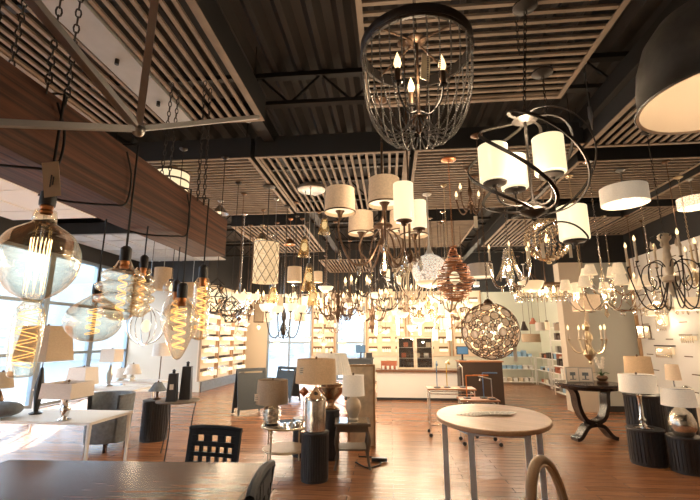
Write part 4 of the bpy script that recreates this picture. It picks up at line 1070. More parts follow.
# geometric pipe frame pendant in the upper corner
J = at(138.5, 129, 1.95)
g = thing('pipe_frame_pendant', 'angular pendant frame of square metal bars meeting at a ball joint near the timber beam', 'pendant light', J)
for (ex, ey, EY, w) in ((14, -22, 1.22, .042), (158, -25, 1.5, .036), (-25, 122, 1.35, .036), (258, 117, 2.75, .034)):
    e = at(ex, ey, EY)-J; e0 = e.normalized()*.03
    MB().bar(e0, e, w, w*.8).obj('bar', 'pipe', g, smooth=False)
MB().sphere((0, 0, -.01), .034, 18, 12).obj('ball_joint', 'steel', g)
# ------------------------------------------------------------------ furniture
def legs4(g, w, d, h, m, t=.03, inset=.03, name='leg', taper=.7, splay=0.):
    for sx in (-1, 1):
        for sy in (-1, 1):
            x, y = sx*(w/2-inset), sy*(d/2-inset); k = MB(); a, b = t/2, t/2*taper; X, Y = x+sx*splay, y+sy*splay
            k.v = [(X-b, Y-b, 0), (X+b, Y-b, 0), (X+b, Y+b, 0), (X-b, Y+b, 0), (x-a, y-a, h), (x+a, y-a, h), (x+a, y+a, h), (x-a, y+a, h)]
            k.f = [(0, 3, 2, 1), (4, 5, 6, 7), (0, 1, 5, 4), (1, 2, 6, 5), (2, 3, 7, 6), (3, 0, 4, 7)]; k.m = [0]*6
            k.obj(name, m, g, smooth=False)

# dark dining table and its two chairs
g = thing('dining_table', 'dark wood rectangular dining table with two square-cutout chairs', 'table', (-1.655, 2.08, 0), R(3))
w, d = 1.75, 1.5
MB().box((0, 0, .73), (w, d, .04)).obj('tabletop', 'tabledark', g, smooth=False)
MB().box((0, -d/2+.1, .67), (w-.2, .025, .08)).box((0, d/2-.1, .67), (w-.2, .025, .08)).box((-w/2+.1, 0, .67), (.025, d-.2, .08)).box((w/2-.1, 0, .67), (.025, d-.2, .08)).obj('apron', 'tabledark', g, smooth=False)
legs4(g, w, d, .71, 'tabledark', .085, .1)
def cut_chair(label, loc, rz, group=None):
    g = thing('dining_chair', label, 'chair', loc, rz, group)       # faces -y local, back at +y
    MB().prism([(-.22, -.2), (.22, -.2), (.2, .2), (-.2, .2)], .43, .47).obj('seat', 'chairdark', g, smooth=False)
    for sx in (-1, 1):
        MB().bar((sx*.19, -.17, 0), (sx*.195, -.175, .43), .036).obj('leg', 'chairdark', g, smooth=False)
        MB().bar((sx*.185, .24, 0), (sx*.185, .2, .44), .036).obj('leg', 'chairdark', g, smooth=False)
    bk = MB(); W, z0, z1, th = .42, .53, .97, .028
    rows = [(z0, .03, None), (.56, .045, 5), (.605, .03, None), (.635, .045, 5), (.68, .03, None), (.71, .045, 5), (.755, .035, None), (.79, .05, 3), (.84, .055, None)]
    def Tz(c, dd):
        bk.box((c[0], .215+(c[2]-.45)*.12+.09*(c[0]/.21)**2*-.12, c[2]), dd)
    for z, h, k in rows:
        zc = z+h/2
        if k is None:
            for q in range(8): Tz((-W/2+W*(q+.5)/8, 0, zc), (W/8, th, h+.001))
        else:
            hw = .05 if k == 5 else .062; xs = [-W/2+.03+(W-.06)*(i+.5)/k for i in range(k)]; e = -W/2
            for x in xs: Tz(((e+x-hw/2)/2, 0, zc), (x-hw/2-e, th, h)); e = x+hw/2
            Tz(((e+W/2)/2, 0, zc), (W/2-e, th, h))
    bk.obj('backrest', 'chairdark', g, smooth=False)
    for sx in (-1, 1): MB().bar((sx*.2, .2, .44), (sx*.205, .262, .89), .035).obj('back_post', 'chairdark', g, smooth=False)
    MB().tube(spl([(-.225, .262, .885), (-.1, .252, .9), (.1, .252, .9), (.225, .262, .885)], 6), .02, 8).obj('crest_rail', 'chairdark', g)
    return g
p = at(208, 440, 3.15)
cut_chair('dark chair with square cutouts in its back, at the far side of the dining table', (p.x-.085, 3.14, 0), R(-8)).scale = (1, 1, .95)
cut_chair('dark chair with a curved back rail at the end of the dining table', (-.80, 1.80, 0), R(-84)).scale = (1, 1, 1.1)

# tall oval table with brochures
TX, TY, TH = .83, 3.77, .92
g = thing('pub_table', 'tall oval wooden table on pale metal legs with fanned brochures', 'table', (TX, TY, 0), R(-8))
prof = [(.001, TH-.035), (.985, TH-.035), (1, TH-.028), (1, TH-.006), (.99, TH), (.001, TH)]
MB().lathe(prof, 72, sx=.45, sy=.63).obj('tabletop', 'oak', g, angle=30)
LG = ((-.385, -.06), (-.19, -.49), (.2, -.48), (.37, .06))
for sx, sy in LG:
    MB().box((sx, sy, (TH-.035)/2), (.042, .026, TH-.035)).obj('leg', 'legmetal', g, smooth=False)
k = MB()
for a, b in ((0, 1), (1, 2), (2, 3), (3, 0)): k.bar((*LG[a], TH-.055), (*LG[b], TH-.055), .025)
k.obj('under_frame', 'legmetal', g, smooth=False)
for i in range(10):
    a = R(-62+11*i); c = Vector((.86, 3.68, 0))
    k = MB().box((0, .13, 0), (.07, .16, .0012)); 
    o = k.obj('brochure', 'paper', smooth=False, loc=(c.x-.12+.018*i, c.y+.0, TH+.002+.0016*i)); o.rotation_euler = (0, .0, a*-1.)
    tag(o, 'printed brochure in the fan of papers on the tall oval table', 'brochure', 'fanned brochures on the oval table')
    q = MB()
    for z in range(4): q.box((-.002, .07+.035*z, .0008), (.05, .012, .0004))
    q.obj('printed_lines', 'taupe', o, smooth=False)

# oval back chair
p = at(551, 517, 2.32)
g = thing('oval_back_chair', 'light wood chair with an open oval back in front of the tall oval table', 'chair', (p.x, p.y, 0), R(52))
T = Matrix.Translation((0, 0, p.z)) @ Matrix.Rotation(R(-8), 4, 'X') @ Matrix.Rotation(PI/2, 4, 'X')
k = MB(); pts = [T @ Vector((.21*math.cos(t*2*PI/48), .25*math.sin(t*2*PI/48), 0)) for t in range(48)]
k.tube(pts, .024, 10, True).obj('back_frame', 'walnutlight', g)
MB().tube([T @ Vector((.185*math.cos(t*2*PI/48), .225*math.sin(t*2*PI/48), .01)) for t in range(48)], .008, 6, True).obj('inner_bead', 'gold', g)
MB().lathe([(.001, .46), (.2, .46), (.22, .48), (.2, .53), (.12, .55), (.001, .555)], 28, (0, -.25, 0)).obj('seat', 'linen_white', g)
MB().lathe([(.001, .41), (.215, .41), (.215, .46), (.001, .46)], 28, (0, -.25, 0)).obj('seat_frame', 'walnutlight', g)
for x, y in ((-.14, -.39), (.14, -.39), (-.14, -.1), (.14, -.1)):
    MB().lathe([(.001, 0), (.011, 0), (.02, .38), (.024, .42), (.001, .42)], 12, (x, y, 0)).obj('leg', 'walnutlight', g)
for x in (-.07, .07): MB().tube([(x, -.06, .45), (x*1.3, .02, p.z-.235)], .014, 8).obj('back_post', 'walnutlight', g)

# ribbed pedestals
def pedestal(label, x, y, r, h, group='black ribbed pedestals'):
    g = thing('ribbed_pedestal', label, 'pedestal', (x, y, 0), 0, group)
    k = MB(); N = 30; rows = []
    for z in (.03, h-.03):
        row = []
        for i in range(N):
            for dd, q in ((-.42, .955), (-.3, 1.), (.3, 1.), (.42, .955)):
                a = 2*PI*(i+dd)/N; row.append((r*q*math.cos(a), r*q*math.sin(a), z))
        rows.append(row)
    k.quadgrid(rows); k.obj('fluted_drum', 'rib', g, smooth=False)
    MB().cyl((0, 0, 0), r*.99, .03, 40).obj('plinth', 'rib', g); MB().lathe([(.001, h-.03), (r, h-.03), (r*1.03, h-.02), (r*1.03, h-.005), (r*1.01, h), (.001, h)], 44).obj('top', 'rib', g)
    return g
def table_lamp(label, x, y, z, body, bm, sh, m, lit=0, finial=True, tagp=None, pleat=False, bulbm='glow', name='table_lamp', group=None, rz=0.):
    """body: lathe profile (r, z); sh: (r bottom, r top, z bottom, height, sy)"""
    g = thing(name, label, 'lamp', (x, y, z), rz, group)
    MB().lathe(body, 28).obj('lamp_base', bm, g)
    r0, r1, zb, h = sh[:4]; sy = sh[4] if len(sh) > 4 else 1
    zt = max(b[1] for b in body)
    if pleat:
        N = 40; rows = []
        for q, z_ in ((r0, zb), (r0*.5+r1*.5, zb+h*.5), (r1, zb+h)):
            rows.append([(q*(1+.045*(j % 2))*math.cos(2*PI*j/(2*N)), q*(1+.045*(j % 2))*math.sin(2*PI*j/(2*N)), z_) for j in range(2*N)])
        k = MB(); k.quadgrid(rows); s_ = k.obj('lamp_shade', m, g, smooth=False)
    elif len(sh) > 5:
        k = MB(); a0, a1 = r0, r1; b0, b1 = r0*sy, r1*sy
        for P4 in (((-a0, -b0), (a0, -b0), (-a1, -b1), (a1, -b1)), ((a0, -b0), (a0, b0), (a1, -b1), (a1, b1)), ((a0, b0), (-a0, b0), (a1, b1), (-a1, b1)), ((-a0, b0), (-a0, -b0), (-a1, b1), (-a1, -b1))):
            (x0, y0), (x1, y1), (x2, y2), (x3, y3) = P4; k.face([(x0, y0, zb), (x1, y1, zb), (x3, y3, zb+h), (x2, y2, zb+h)])
            k.face([(x2*.985, y2*.985, zb+h), (x3*.985, y3*.985, zb+h), (x1*.985, y1*.985, zb), (x0*.985, y0*.985, zb)])
        s_ = k.obj('lamp_shade', m, g, smooth=False)
    else: s_ = MB().shell(r0, r1, zb, zb+h, 40, .004, (0, 0, 0), 1, sy).obj('lamp_shade', m, g)
    MB().tube([(0, 0, zt-.005), (0, 0, zb+h-.01)], .006, 8).obj('stem', 'bronze', g)
    MB().bar((-r1*.97, 0, zb+h-.012), (r1*.97, 0, zb+h-.012), .006).obj('spider', 'bronze', g, smooth=False)
    if finial: MB().sphere((0, 0, zb+h+.012), .014, 10, 8, 1.2).obj('finial', 'bronze', g)
    MB().sphere((0, 0, zb+h*.45), .03, 12, 8, 1.3).obj('light_bulb', bulbm if lit else 'white', g)
    if tagp:
        o = MB().box((0, 0, 0), (.055, .002, .085)).obj('price_tag', 'paper', s_, smooth=False, loc=tagp); q = MB()
        for i in range(3): q.box((0, -.0015, .02-.02*i), (.035, .0008, .006))
        q.obj('printed_lines', 'ink', o, smooth=False)
    return g
F = lambda px, py: atz(px, py, 0)
# glass two tier end table and its lamp
c = (F(268, 466)+F(300, 470))/2; ex, ey = at(284, 430, 5.35).x, 5.45
g = thing('round_end_table', 'round brass two tier end table with a mirrored top holding a tan lamp', 'table', (ex, ey, 0))
ztop = at(284, 424, 5.45).z
MB().lathe([(.001, -.012), (.29, -.012), (.30, -.006), (.30, .0), (.29, .004), (.001, .004)], 44, (0, 0, ztop-.004)).obj('tabletop', 'mirror', g)
MB().ring((0, 0, ztop-.014), .30, .012, 44, 6).obj('rim', 'gold', g)
MB().lathe([(.001, 0), (.27, 0), (.275, .006), (.27, .014), (.001, .014)], 40, (0, 0, ztop*.42)).obj('shelf', 'walnutlight', g)
MB().ring((0, 0, ztop*.42), .275, .010, 40, 6).obj('rim', 'gold', g)
for i in range(4):
    a = PI/4+.35+i*PI/2; MB().lathe([(.001, 0), (.010, 0), (.011, ztop*.7), (.011, ztop-.12), (.02, ztop-.1), (.012, ztop-.08), (.022, ztop-.055), (.012, ztop-.03), (.001, ztop-.02)], 12, (.28*math.cos(a), .28*math.sin(a), 0)).obj('leg', 'gold', g)
p = at(272, 422, 5.48)
sp = 5.5/FOC
table_lamp('table lamp with stacked glass base and tan linen drum shade on the round end table', p.x, 5.45, ztop,
    [(.001, 0), (.08, 0), (.11, .015), (.075, .03), (.115, .055), (.09, .075), (.12, .1), (.092, .12), (.118, .145), (.09, .165), (.108, .19), (.07, .22), (.03, .235), (.001, .24)], 'mercury', (.205, .19, .245, .29), 'linen_grey', tagp=(-.16, -.14, .33))
for i, (dx, dy) in enumerate(((.02, -.16), (.09, -.1), (.15, -.03), (.07, .0), (.13, -.17), (.19, .04), (.2, -.12))):
    o = MB().lathe([(.001, 0), (.022, 0), (.027, .035), (.024, .035), (.02, .006), (.001, .006)], 12).obj('votive_holder', 'mercury', loc=(ex+dx, ey+dy, ztop+.001))
    tag(o, 'small mirrored glass votive holder on the round end table', 'candle holder', 'votive holders on the round end table')
# pedestal with the mercury jar lamp
f = F(315, 478); px_, py_ = at(315, 440, 5.0).x, 5.0
hz = at(315, 434, 5.0-.15).z
pedestal('black ribbed pedestal beside the round end table, holding the mercury jar lamp', px_, py_, .155, hz)
table_lamp('table lamp with mercury glass jar base, copper cone top and wide tan drum shade', px_, py_, hz, [(.001, 0), (.11, 0), (.12, .01), (.12, .32), (.115, .34), (.125, .345), (.12, .36), (.06, .42), (.03, .45), (.025, .48), (.001, .485)], 'mercury',
    (.24, .225, .53, .27), 'linen_lit', lit=1, tagp=(-.13, -.20, .68), bulbm='soft')
p = at(304, 413, 4.86)
o = thing('diamond_ornament', 'copper diamond ornament on a slim stand beside the mercury jar lamp', 'ornament', (px_-.125, py_-.075, hz))
MB().cyl((0, 0, .0), .02, .008, 14).obj('base', 'copper', o); MB().tube([(0, 0, .008), (0, 0, .385)], .004, 6).obj('stand', 'copper', o)
MB().lathe([(.001, .375), (.06, .435), (.001, .495)], 4, sy=.35).obj('diamond', 'copper', o, smooth=False)
# dark low box stand behind, tall pedestal with urn lamp
p = F(297, 470)
pedestal('squat black ribbed pedestal half hidden behind the round end table', at(292, 445, 5.95).x+.14, 5.95, .13, .48)
ux, uy = at(331, 440, 5.9).x, 5.85; uz = at(332, 409, 5.85).z
pedestal('tall slim black ribbed pedestal under the copper urn lamp', ux, uy, .12, uz)
table_lamp('large copper urn table lamp with a ruffled white shade behind the tan drum lamp', ux, uy, uz, [(.001, 0), (.09, 0), (.095, .02), (.05, .05), (.045, .08), (.1, .14), (.17, .22), (.19, .29), (.15, .31), (.16, .33), (.06, .36), (.001, .37)], 'bronzeshine',
    (.27, .2, .46, .27), 'linen_on', pleat=True)
# cabriole end table with white lamp
ax, ay = at(352, 440, 5.5).x, 5.55; az = at(352, 421, 5.5).z
g = thing('cabriole_end_table', 'grey brown square end table with curved legs holding a white lamp', 'table', (ax, ay, 0), R(6))
MB().box((0, 0, az-.02), (.44, .44, .03)).obj('tabletop', 'taupe', g, smooth=False)
MB().box((0, 0, az-.003), (.36, .36, .006)).obj('mirror_inset', 'mirror', g, smooth=False)
MB().box((0, 0, az-.07), (.38, .38, .07)).obj('apron', 'taupe', g, smooth=False)
for sx in (-1, 1):
    for sy in (-1, 1):
        MB().tube(spl([(sx*.18, sy*.18, az-.1), (sx*.2, sy*.2, az-.2), (sx*.185, sy*.185, az*.42), (sx*.19, sy*.19, .1), (sx*.215, sy*.215, .01)], 6), [.024]*13+[.016]*12, 8).obj('leg', 'taupe', g)
MB().box((0, 0, az*.42), (.34, .34, .016)).obj('shelf', 'taupe', g, smooth=False)
table_lamp('small lamp with cream ceramic vase base and white shade on the grey brown end table', at(353, 414, 5.5).x, ay, az+.001, [(.001, 0), (.06, 0), (.065, .012), (.05, .03), (.085, .1), (.1, .17), (.085, .23), (.045, .27), (.04, .285), (.001, .29)], 'ceramic', (.145, .135, .30, .25), 'linen_on')
o = MB().tube(spl([(ax+.03, ay+.12, .012), (ax+.2, ay-.1, .012), (ax+.35, ay+.1, .012), (ax+.25, ay+.35, .012), (ax+.05, ay+.38, .012)], 8), .009, 6).obj('power_cable', 'cord'); tag(o, 'dark power cable looped on the floor under the grey brown end table', 'cord')
o = B((ax+.33, ay+.2, .03), (.2, .06, .04)).obj('power_strip', 'black', smooth=False); tag(o, 'short black power strip on the floor beside the grey brown end table', 'power strip')
# gilt framed panel leaning behind
p = F(360, 424)
g = thing('framed_screen', 'tall pale panel in a thin tan wood frame standing behind the white lamp', 'frame', (at(361, 415, 6.3).x, 6.4, 0), R(12))
MB().box((0, 0, .57), (.36, .02, 1.14)).obj('panel', 'ceramic', g, smooth=False)
MB().box((-.19, -.0, .57), (.03, .035, 1.16)).box((.19, -.0, .57), (.03, .035, 1.16)).box((0, 0, 1.15), (.41, .035, .03)).box((0, 0, .015), (.41, .035, .03)).obj('frame', 'walnutlight', g, smooth=False)
MB().bar((0, .02, .9), (0, .35, .01), .03).obj('rear_strut', 'walnutlight', g, smooth=False)
# folding sandwich boards
def a_board(label, x, y, w, h, rz):
    g = thing('sandwich_board', label, 'sign board', (x, y, 0), rz, 'folding sandwich boards')
    for sy in (-1, 1):
        T = Matrix.Translation((0, sy*.02, h)) @ Matrix.Rotation(sy*.2, 4, 'X')
        k = MB().box((0, 0, -h/2), (w-.08, .012, h-.2)); k.move(T); k.obj('panel', 'slate', g, smooth=False)
        k = MB().box((-w/2+.02, 0, -h/2), (.04, .026, h)).box((w/2-.02, 0, -h/2), (.04, .026, h)).box((0, 0, -.03), (w-.08, .026, .06)).box((0, 0, -h+.14), (w-.08, .026, .05)); k.move(T); k.obj('frame', 'slatedark', g, smooth=False)
    for sx in (-.3, .3): MB().cyl((sx*w, 0, h-.005), .03, .02, 8).obj('hinge', 'steel', g)
a_board('dark folding sandwich board nearest the display boards', at(250, 395, 8.9).x, 8.9, .62, .92, R(38))
a_board('dark folding sandwich board farther back behind the tan table lamp', at(287, 385, 10.7).x, 10.7, .6, .84, R(-30))

# nesting display carts with coloured desk lamps
def cart(label, x, y, w, d, h, rz=0.):
    g = thing('display_cart', label, 'cart', (x, y, 0), rz, 'nesting display carts')
    for sx in (-1, 1):
        for sy in (-1, 1):
            MB().tube([(sx*w/2, sy*d/2, .06), (sx*w/2, sy*d/2, h)], .011, 8).obj('post', 'chrome', g)
            c = MB().lathe([(.001, -.01), (.028, -.01), (.028, .01), (.001, .01)], 14, (sx*w/2, sy*d/2, .028), ax='y').obj('caster', 'black', g)
    for z in (h-.06, .18):
        k = MB()
        for sx in (-1, 1): k.bar((sx*w/2, -d/2, z), (sx*w/2, d/2, z), .014)
        for sy in (-1, 1): k.bar((-w/2, sy*d/2, z), (w/2, sy*d/2, z), .014)
        k.obj('rail', 'chrome', g, smooth=False)
    MB().box((0, 0, h+.011), (w+.06, d+.06, .022)).obj('wood_top', 'walnut', g, smooth=False)
    return g
cart('taller chrome display cart with a wooden top under the yellow and blue desk lamps', .98, 7.35, .72, .34, .72)
cart('lower chrome display cart with a wooden top in front of the brown register stand', 1.32, 6.85, .52, .34, .62)
def desk_lamp(label, x, y, z, m, h, reach, rz, bar=False):
    g = thing('desk_lamp', label, 'lamp', (x, y, z), rz, 'coloured desk lamps on the display carts')
    MB().lathe([(.001, 0), (.06, 0), (.062, .008), (.05, .016), (.001, .018)], 20).obj('lamp_base', 'black', g)
    MB().tube([(0, 0, .015), (0, 0, h)], .008, 8).obj('stem', m, g)
    a = MB().tube([(0, 0, h-.005), (reach, 0, h+(.0 if bar else .04))], .009, 8).obj('arm', m, g)
    MB().bar((reach*.35 if bar else reach*.8, 0, h), (reach+.02, 0, h-(0 if bar else .03)), .03, .018).obj('lamp_head', m, a, smooth=False)
desk_lamp('orange desk lamp with a level arm on the lower display cart', 1.16, 6.85, .644, 'orange', .34, .32, 0, True)
desk_lamp('blue desk lamp with a slanting arm on the lower display cart', 1.42, 6.88, .644, 'blue', .38, .2, R(-20), True)
desk_lamp('grey desk lamp bent over the right end of the lower display cart', 1.52, 6.76, .644, 'steel', .3, -.2, R(10))
desk_lamp('yellow desk lamp standing upright on the taller display cart', .93, 7.35, .744, 'yellow', .4, .12, R(60))
desk_lamp('dark blue desk lamp at the near corner of the taller display cart', .76, 7.3, .744, 'blue', .38, .12, R(80))
desk_lamp('white desk lamp at the far end of the taller display cart', 1.2, 7.4, .744, 'white', .33, .15, R(100))

# counters, register stand
zc = at(415, 371, 11.2).z
g = thing('sales_counter', 'long white fronted sales counter with a dark wood top', 'counter', (1.03, 11.55, 0))
MB().box((0, 0, zc/2-.0), (2.8, .7, zc-.06)).obj('cabinet_body', 'white', g, smooth=False)
MB().box((0, .0, .03), (2.82, .72, .06)).obj('plinth', 'fascia', g, smooth=False)
MB().box((0, -.02, zc-.0), (2.86, .8, .05)).obj('countertop', 'walnutdark', g, smooth=False)
zg = at(362, 360, 11.1).z
g = thing('grey_counter', 'tall slate grey end counter left of the white sales counter', 'counter', (at(361, 380, 11.3).x-.06, 11.5, 0))
MB().box((0, 0, zg/2), (.72, .75, zg)).obj('cabinet_body', 'slate', g, smooth=False); MB().box((0, 0, zg+.015), (.76, .79, .03)).obj('countertop', 'slatedark', g, smooth=False)
gx = at(361, 380, 11.3).x-.06
zp = at(480, 362, 10.7).z; pxx = at(481, 380, 10.7).x
g = thing('register_stand', 'dark brown register stand with a warm wood top under the disc globe', 'counter', (pxx, 11.0-.15, 0))
MB().box((0, 0, zp/2), (1.0, .5, zp)).obj('cabinet_body', 'brown', g, smooth=False); MB().box((0, 0, zp+.015), (1.06, .56, .03)).obj('countertop', 'walnut', g, smooth=False)
def monitor(label, x, y, z, rz=0., w=.3, h=.2):
    g = thing('monitor', label, 'monitor', (x, y, z), rz)
    MB().cyl((0, 0, 0), .09, .015, 18).obj('base', 'black', g); MB().box((0, .02, .08), (.04, .03, .15)).obj('neck', 'black', g, smooth=False)
    k = MB().box((0, 0, .14+h/2), (w, .03, h)); k.obj('housing', 'black', g, smooth=False); MB().box((0, -.017, .14+h/2), (w-.03, .004, h-.03)).obj('screen', 'screen', g, smooth=False)
monitor('small dark monitor on the brown register stand', pxx-.38, 10.85, zp+.031, .2)
monitor('small monitor with a blue screen on the slate grey counter', gx+.05, 11.4, zg+.031, -.1, .26, .2)
g = thing('cash_register', 'black receipt printer on the slate grey counter', 'printer', (gx+.27, 11.55, zg+.031)); MB().box((0, 0, .07), (.16, .22, .14)).obj('body', 'black', g, smooth=False); MB().box((0, -.02, .15), (.1, .06, .02)).obj('paper_slot', 'white', g, smooth=False)
z0 = zc+.026
def box_obj(name, label, cat, c, d, m, group=None, cap=None):
    g = thing(name, label, cat, c, 0, group); MB().box((0, 0, d[2]/2), d).obj('body', m, g, smooth=False)
    if cap: MB().box((0, 0, d[2]+.006), (d[0]*1.04, d[1]*1.04, .012)).obj('lid', cap, g, smooth=False)
box_obj('storage_box', 'rust red box at the left end of the sales counter', 'box', (-.05, 11.6, z0), (.42, .25, .2), 'red', cap='walnut')
for i in range(4): 
    o = MB().lathe([(.001, 0), (.032, 0), (.035, .09), (.03, .09), (.028, .01), (.001, .01)], 14).obj('mug', 'white', loc=(-.2+.12*i, 11.35, z0)); tag(o, 'white mug in the row at the left end of the sales counter', 'mug', 'mugs on the sales counter')
# glazed cabinet on the counter
cw = 34*11.7/FOC; cx = at(415, 350, 11.55).x; ch = at(415, 336, 11.5).z-z0-.02
g = thing('glazed_cabinet', 'small steel framed cabinet with two glass doors on the sales counter', 'cabinet', (cx, 11.6, z0))
k = MB().box((0, .12, ch/2), (cw, .01, ch)).box((-cw/2+.01, 0, ch/2), (.02, .25, ch)).box((cw/2-.01, 0, ch/2), (.02, .25, ch)).box((0, 0, .01), (cw, .25, .02)).box((0, 0, ch-.01), (cw, .25, .02)); k.obj('carcass', 'brown', g, smooth=False)
for q in (.33, .66): MB().box((0, 0, ch*q), (cw-.04, .22, .012)).obj('shelf', 'steel', g, smooth=False)
for sx in (-1, 1):
    X = sx*cw/4; k = MB(); w = cw/2-.004; t = .045
    k.box((X-w/2+t/2, -.135, ch/2), (t, .02, ch)).box((X+w/2-t/2, -.135, ch/2), (t, .02, ch)).box((X, -.135, t/2), (w-2*t, .02, t)).box((X, -.135, ch-t/2), (w-2*t, .02, t))
    dr = k.obj('door', 'ceramic', g, smooth=False); MB().box((X, -.132, ch/2), (w-2*t, .005, ch-2*t)).obj('glass_pane', 'clear', dr, smooth=False); MB().cyl((X-sx*(w/2-t/2), -.155, ch/2), .008, .06, 8).obj('handle', 'steel', dr)
for i in range(6):
    q = ((i % 3)-1)*.3+.06*(i % 2); zz = z0+ch*(.34 if i < 3 else .67)+.008
    box_obj('boxed_bulb', 'small boxed item on a shelf inside the glazed cabinet', 'box', (cx+q, 11.6, zz), (.12, .08, .12), ('red', 'ceramic', 'steel', 'red', 'orange', 'ceramic')[i], 'boxes inside the glazed cabinet')

# black lyre console table with what stands on it
CX, CY, CZ = at(593, 410, 7.15).x, 7.2, at(593, 384, 7.0).z
g = thing('console_table', 'black half round console table on curved lyre legs', 'table', (CX, CY, 0), R(12))
MB().lathe([(.001, -.045), (.47, -.045), (.49, -.03), (.49, -.008), (.48, .0), (.001, .0)], 56, (0, 0, CZ)).obj('tabletop', 'darkwood', g, angle=30)
MB().lathe([(.40, -.09), (.41, -.045), (.39, -.045), (.38, -.09), (.40, -.09)], 48, (0, 0, CZ)).obj('apron', 'darkwood', g)
def ribbon(P, w, t):            # flat curved bar, width w across y, thickness t
    k = MB(); Q = spl(P, 8); rows = []
    for i, p in enumerate(Q):
        a = Q[max(0, i-1)]; b = Q[min(len(Q)-1, i+1)]; d = (b-a).normalized(); nn = Vector((0, 1, 0)); u = d.cross(nn).normalized()
        rows.append([tuple(p+u*t/2+nn*w/2), tuple(p-u*t/2+nn*w/2), tuple(p-u*t/2-nn*w/2), tuple(p+u*t/2-nn*w/2)])
    b = k.quadgrid(rows); n_ = len(rows); k.f += [(b, b+1, b+2, b+3), (b+(n_-1)*4+3, b+(n_-1)*4+2, b+(n_-1)*4+1, b+(n_-1)*4)]; k.m += [0, 0]
    return k
for sy in (.0,):
    for sx in (-1, 1):
        ribbon([Vector((sx*.33, sy, CZ-.05)), Vector((sx*.26, sy, CZ-.16)), Vector((sx*.235, sy, CZ-.36)), Vector((sx*.15, sy, CZ-.54)), Vector((.0, sy, CZ-.6))], .16, .06).obj('leg', 'darkwood', g, angle=50)
        ribbon([Vector((.0, sy, CZ-.62)), Vector((sx*.13, sy, CZ-.65)), Vector((sx*.26, sy, .06)), Vector((sx*.34, sy, .03))], .17, .055).obj('foot', 'darkwood', g, angle=50)
MB().box((0, 0, CZ-.61), (.1, .3, .05)).obj('stretcher', 'darkwood', g, smooth=False)
for i, (px, h) in enumerate(((576, .24), (590, .23))):
    x = at(px, 380, 7.1).x
    g = thing('framed_print', ('pale framed print of a lamp standing at the outer side of the console table', 'pale framed print standing next to the orchid on the console table')[i], 'picture', (x, 7.22+.03*i, CZ+.001), R(10-25*i))
    MB().box((0, 0, h/2), (.22, .02, h)).obj('frame', 'steel', g, smooth=False); MB().box((0, -.011, h/2), (.19, .003, h-.03)).obj('print', 'linen_white', g, smooth=False)
    q = MB().box((0, -.0135, h*.55), (.09, .002, .05)).box((0, -.0135, h*.36), (.02, .002, .07)).box((0, -.0135, h*.2), (.1, .002, .012)); q.obj('printed_shape', 'greytuft', g, smooth=False)
    MB().bar((0, .01, h*.7), (0, .08, .003), .01).obj('rear_strut', 'black', g, smooth=False)
x = at(604, 380, 7.1).x
g = thing('potted_orchid', 'small white orchid in a dark round pot on the console table', 'plant', (x, 7.15, CZ+.001))
MB().lathe([(.001, 0), (.075, 0), (.085, .02), (.055, .035), (.085, .075), (.07, .11), (.055, .115), (.05, .1), (.001, .1)], 20).obj('pot', 'bronze', g)
for i in range(5):
    a = i*1.3; k = ribbon([Vector((0, 0, .1)), Vector((.05, 0, .16)), Vector((.12, 0, .15))], .03, .004); k.move(Matrix.Rotation(a, 4, 'Z')); k.obj('leaf', 'green', g)
for sx in (-1, .6):
    MB().tube(spl([(0, 0, .1), (sx*.02, 0, .25), (sx*.06, 0, .36)], 6), .004, 5).obj('flower_stem', 'green', g)
    for j in range(4):
        c = Vector((sx*(.02+.015*j), .0, .24+.045*j)); k = MB()
        for q in range(5):
            a = 2*PI*q/5; k.sphere((c.x+.016*math.cos(a), c.y-.012, c.z+.016*math.sin(a)), .015, 8, 5)
        k.obj('blossom', 'petal', g)

# the three ribbed pedestals and lamps at the right
def ped_at(label, px, top, bot, Y, r):
    x = at(px, (top+bot)/2, Y).x; h = at(px, top, Y-r*.4).z; pedestal(label, x, Y, r, h); return x, h
x1, h1 = ped_at('tall black ribbed pedestal at the back of the group of pedestals by the console table', 645, 395, 428, 6.55, .24)
x2, h2 = ped_at('low black ribbed pedestal in front of the tall one by the console table', 647, 429, 462, 6.0, .205)
x3, h3 = ped_at('low black ribbed pedestal with a mercury glass lamp, close to the display boards', 687, 437, 464, 5.7, .19)
table_lamp('table lamp with stepped tan drum shade on the tall pedestal behind', at(640, 380, 6.55).x, 6.55, h1+.001, [(.001, 0), (.1, 0), (.1, .02), (.02, .03), (.02, .24), (.001, .25)], 'bronze', (.18, .165, .28, .24), 'linen_lit', lit=1, bulbm='soft')
table_lamp('slim silver column table lamp with a shallow cream drum shade on the low front pedestal', x2-.03, 5.97, h2+.001, [(.001, 0), (.11, 0), (.115, .012), (.05, .03), (.03, .06), (.045, .1), (.025, .14), (.022, .36), (.035, .4), (.001, .42)], 'chrome', (.215, .205, .44, .22), 'linen_on')
table_lamp('lamp with a round mercury glass jug base and white shade near the display boards', x3-.02, 5.68, h3+.001, [(.001, 0), (.09, 0), (.1, .01), (.14, .09), (.145, .16), (.11, .26), (.06, .31), (.05, .33), (.001, .34)], 'mercury', (.185, .165, .345, .2), 'linen_on', finial=False)
# small desk lamp with ball by the boards
p = at(678, 395, 7.4)
g = pedestal('black ribbed pedestal hidden behind the others, under the small cream lamp', p.x, 7.4, .2, p.z-.02, 'black ribbed pedestals')
table_lamp('small lamp with a cream tapered shade and a silver ball beside the display boards', p.x-.03, 7.4, p.z-.019, [(.001, 0), (.06, 0), (.06, .012), (.012, .02), (.012, .24), (.001, .25)], 'chrome', (.11, .09, .25, .24), 'shade', finial=False)
o = MB().sphere((0, 0, .085), .085, 22, 14).obj('silver_ball', 'chrome', loc=(p.x+.12, 7.36, p.z-.019)); tag(o, 'polished silver ball beside the small cream lamp', 'ornament')

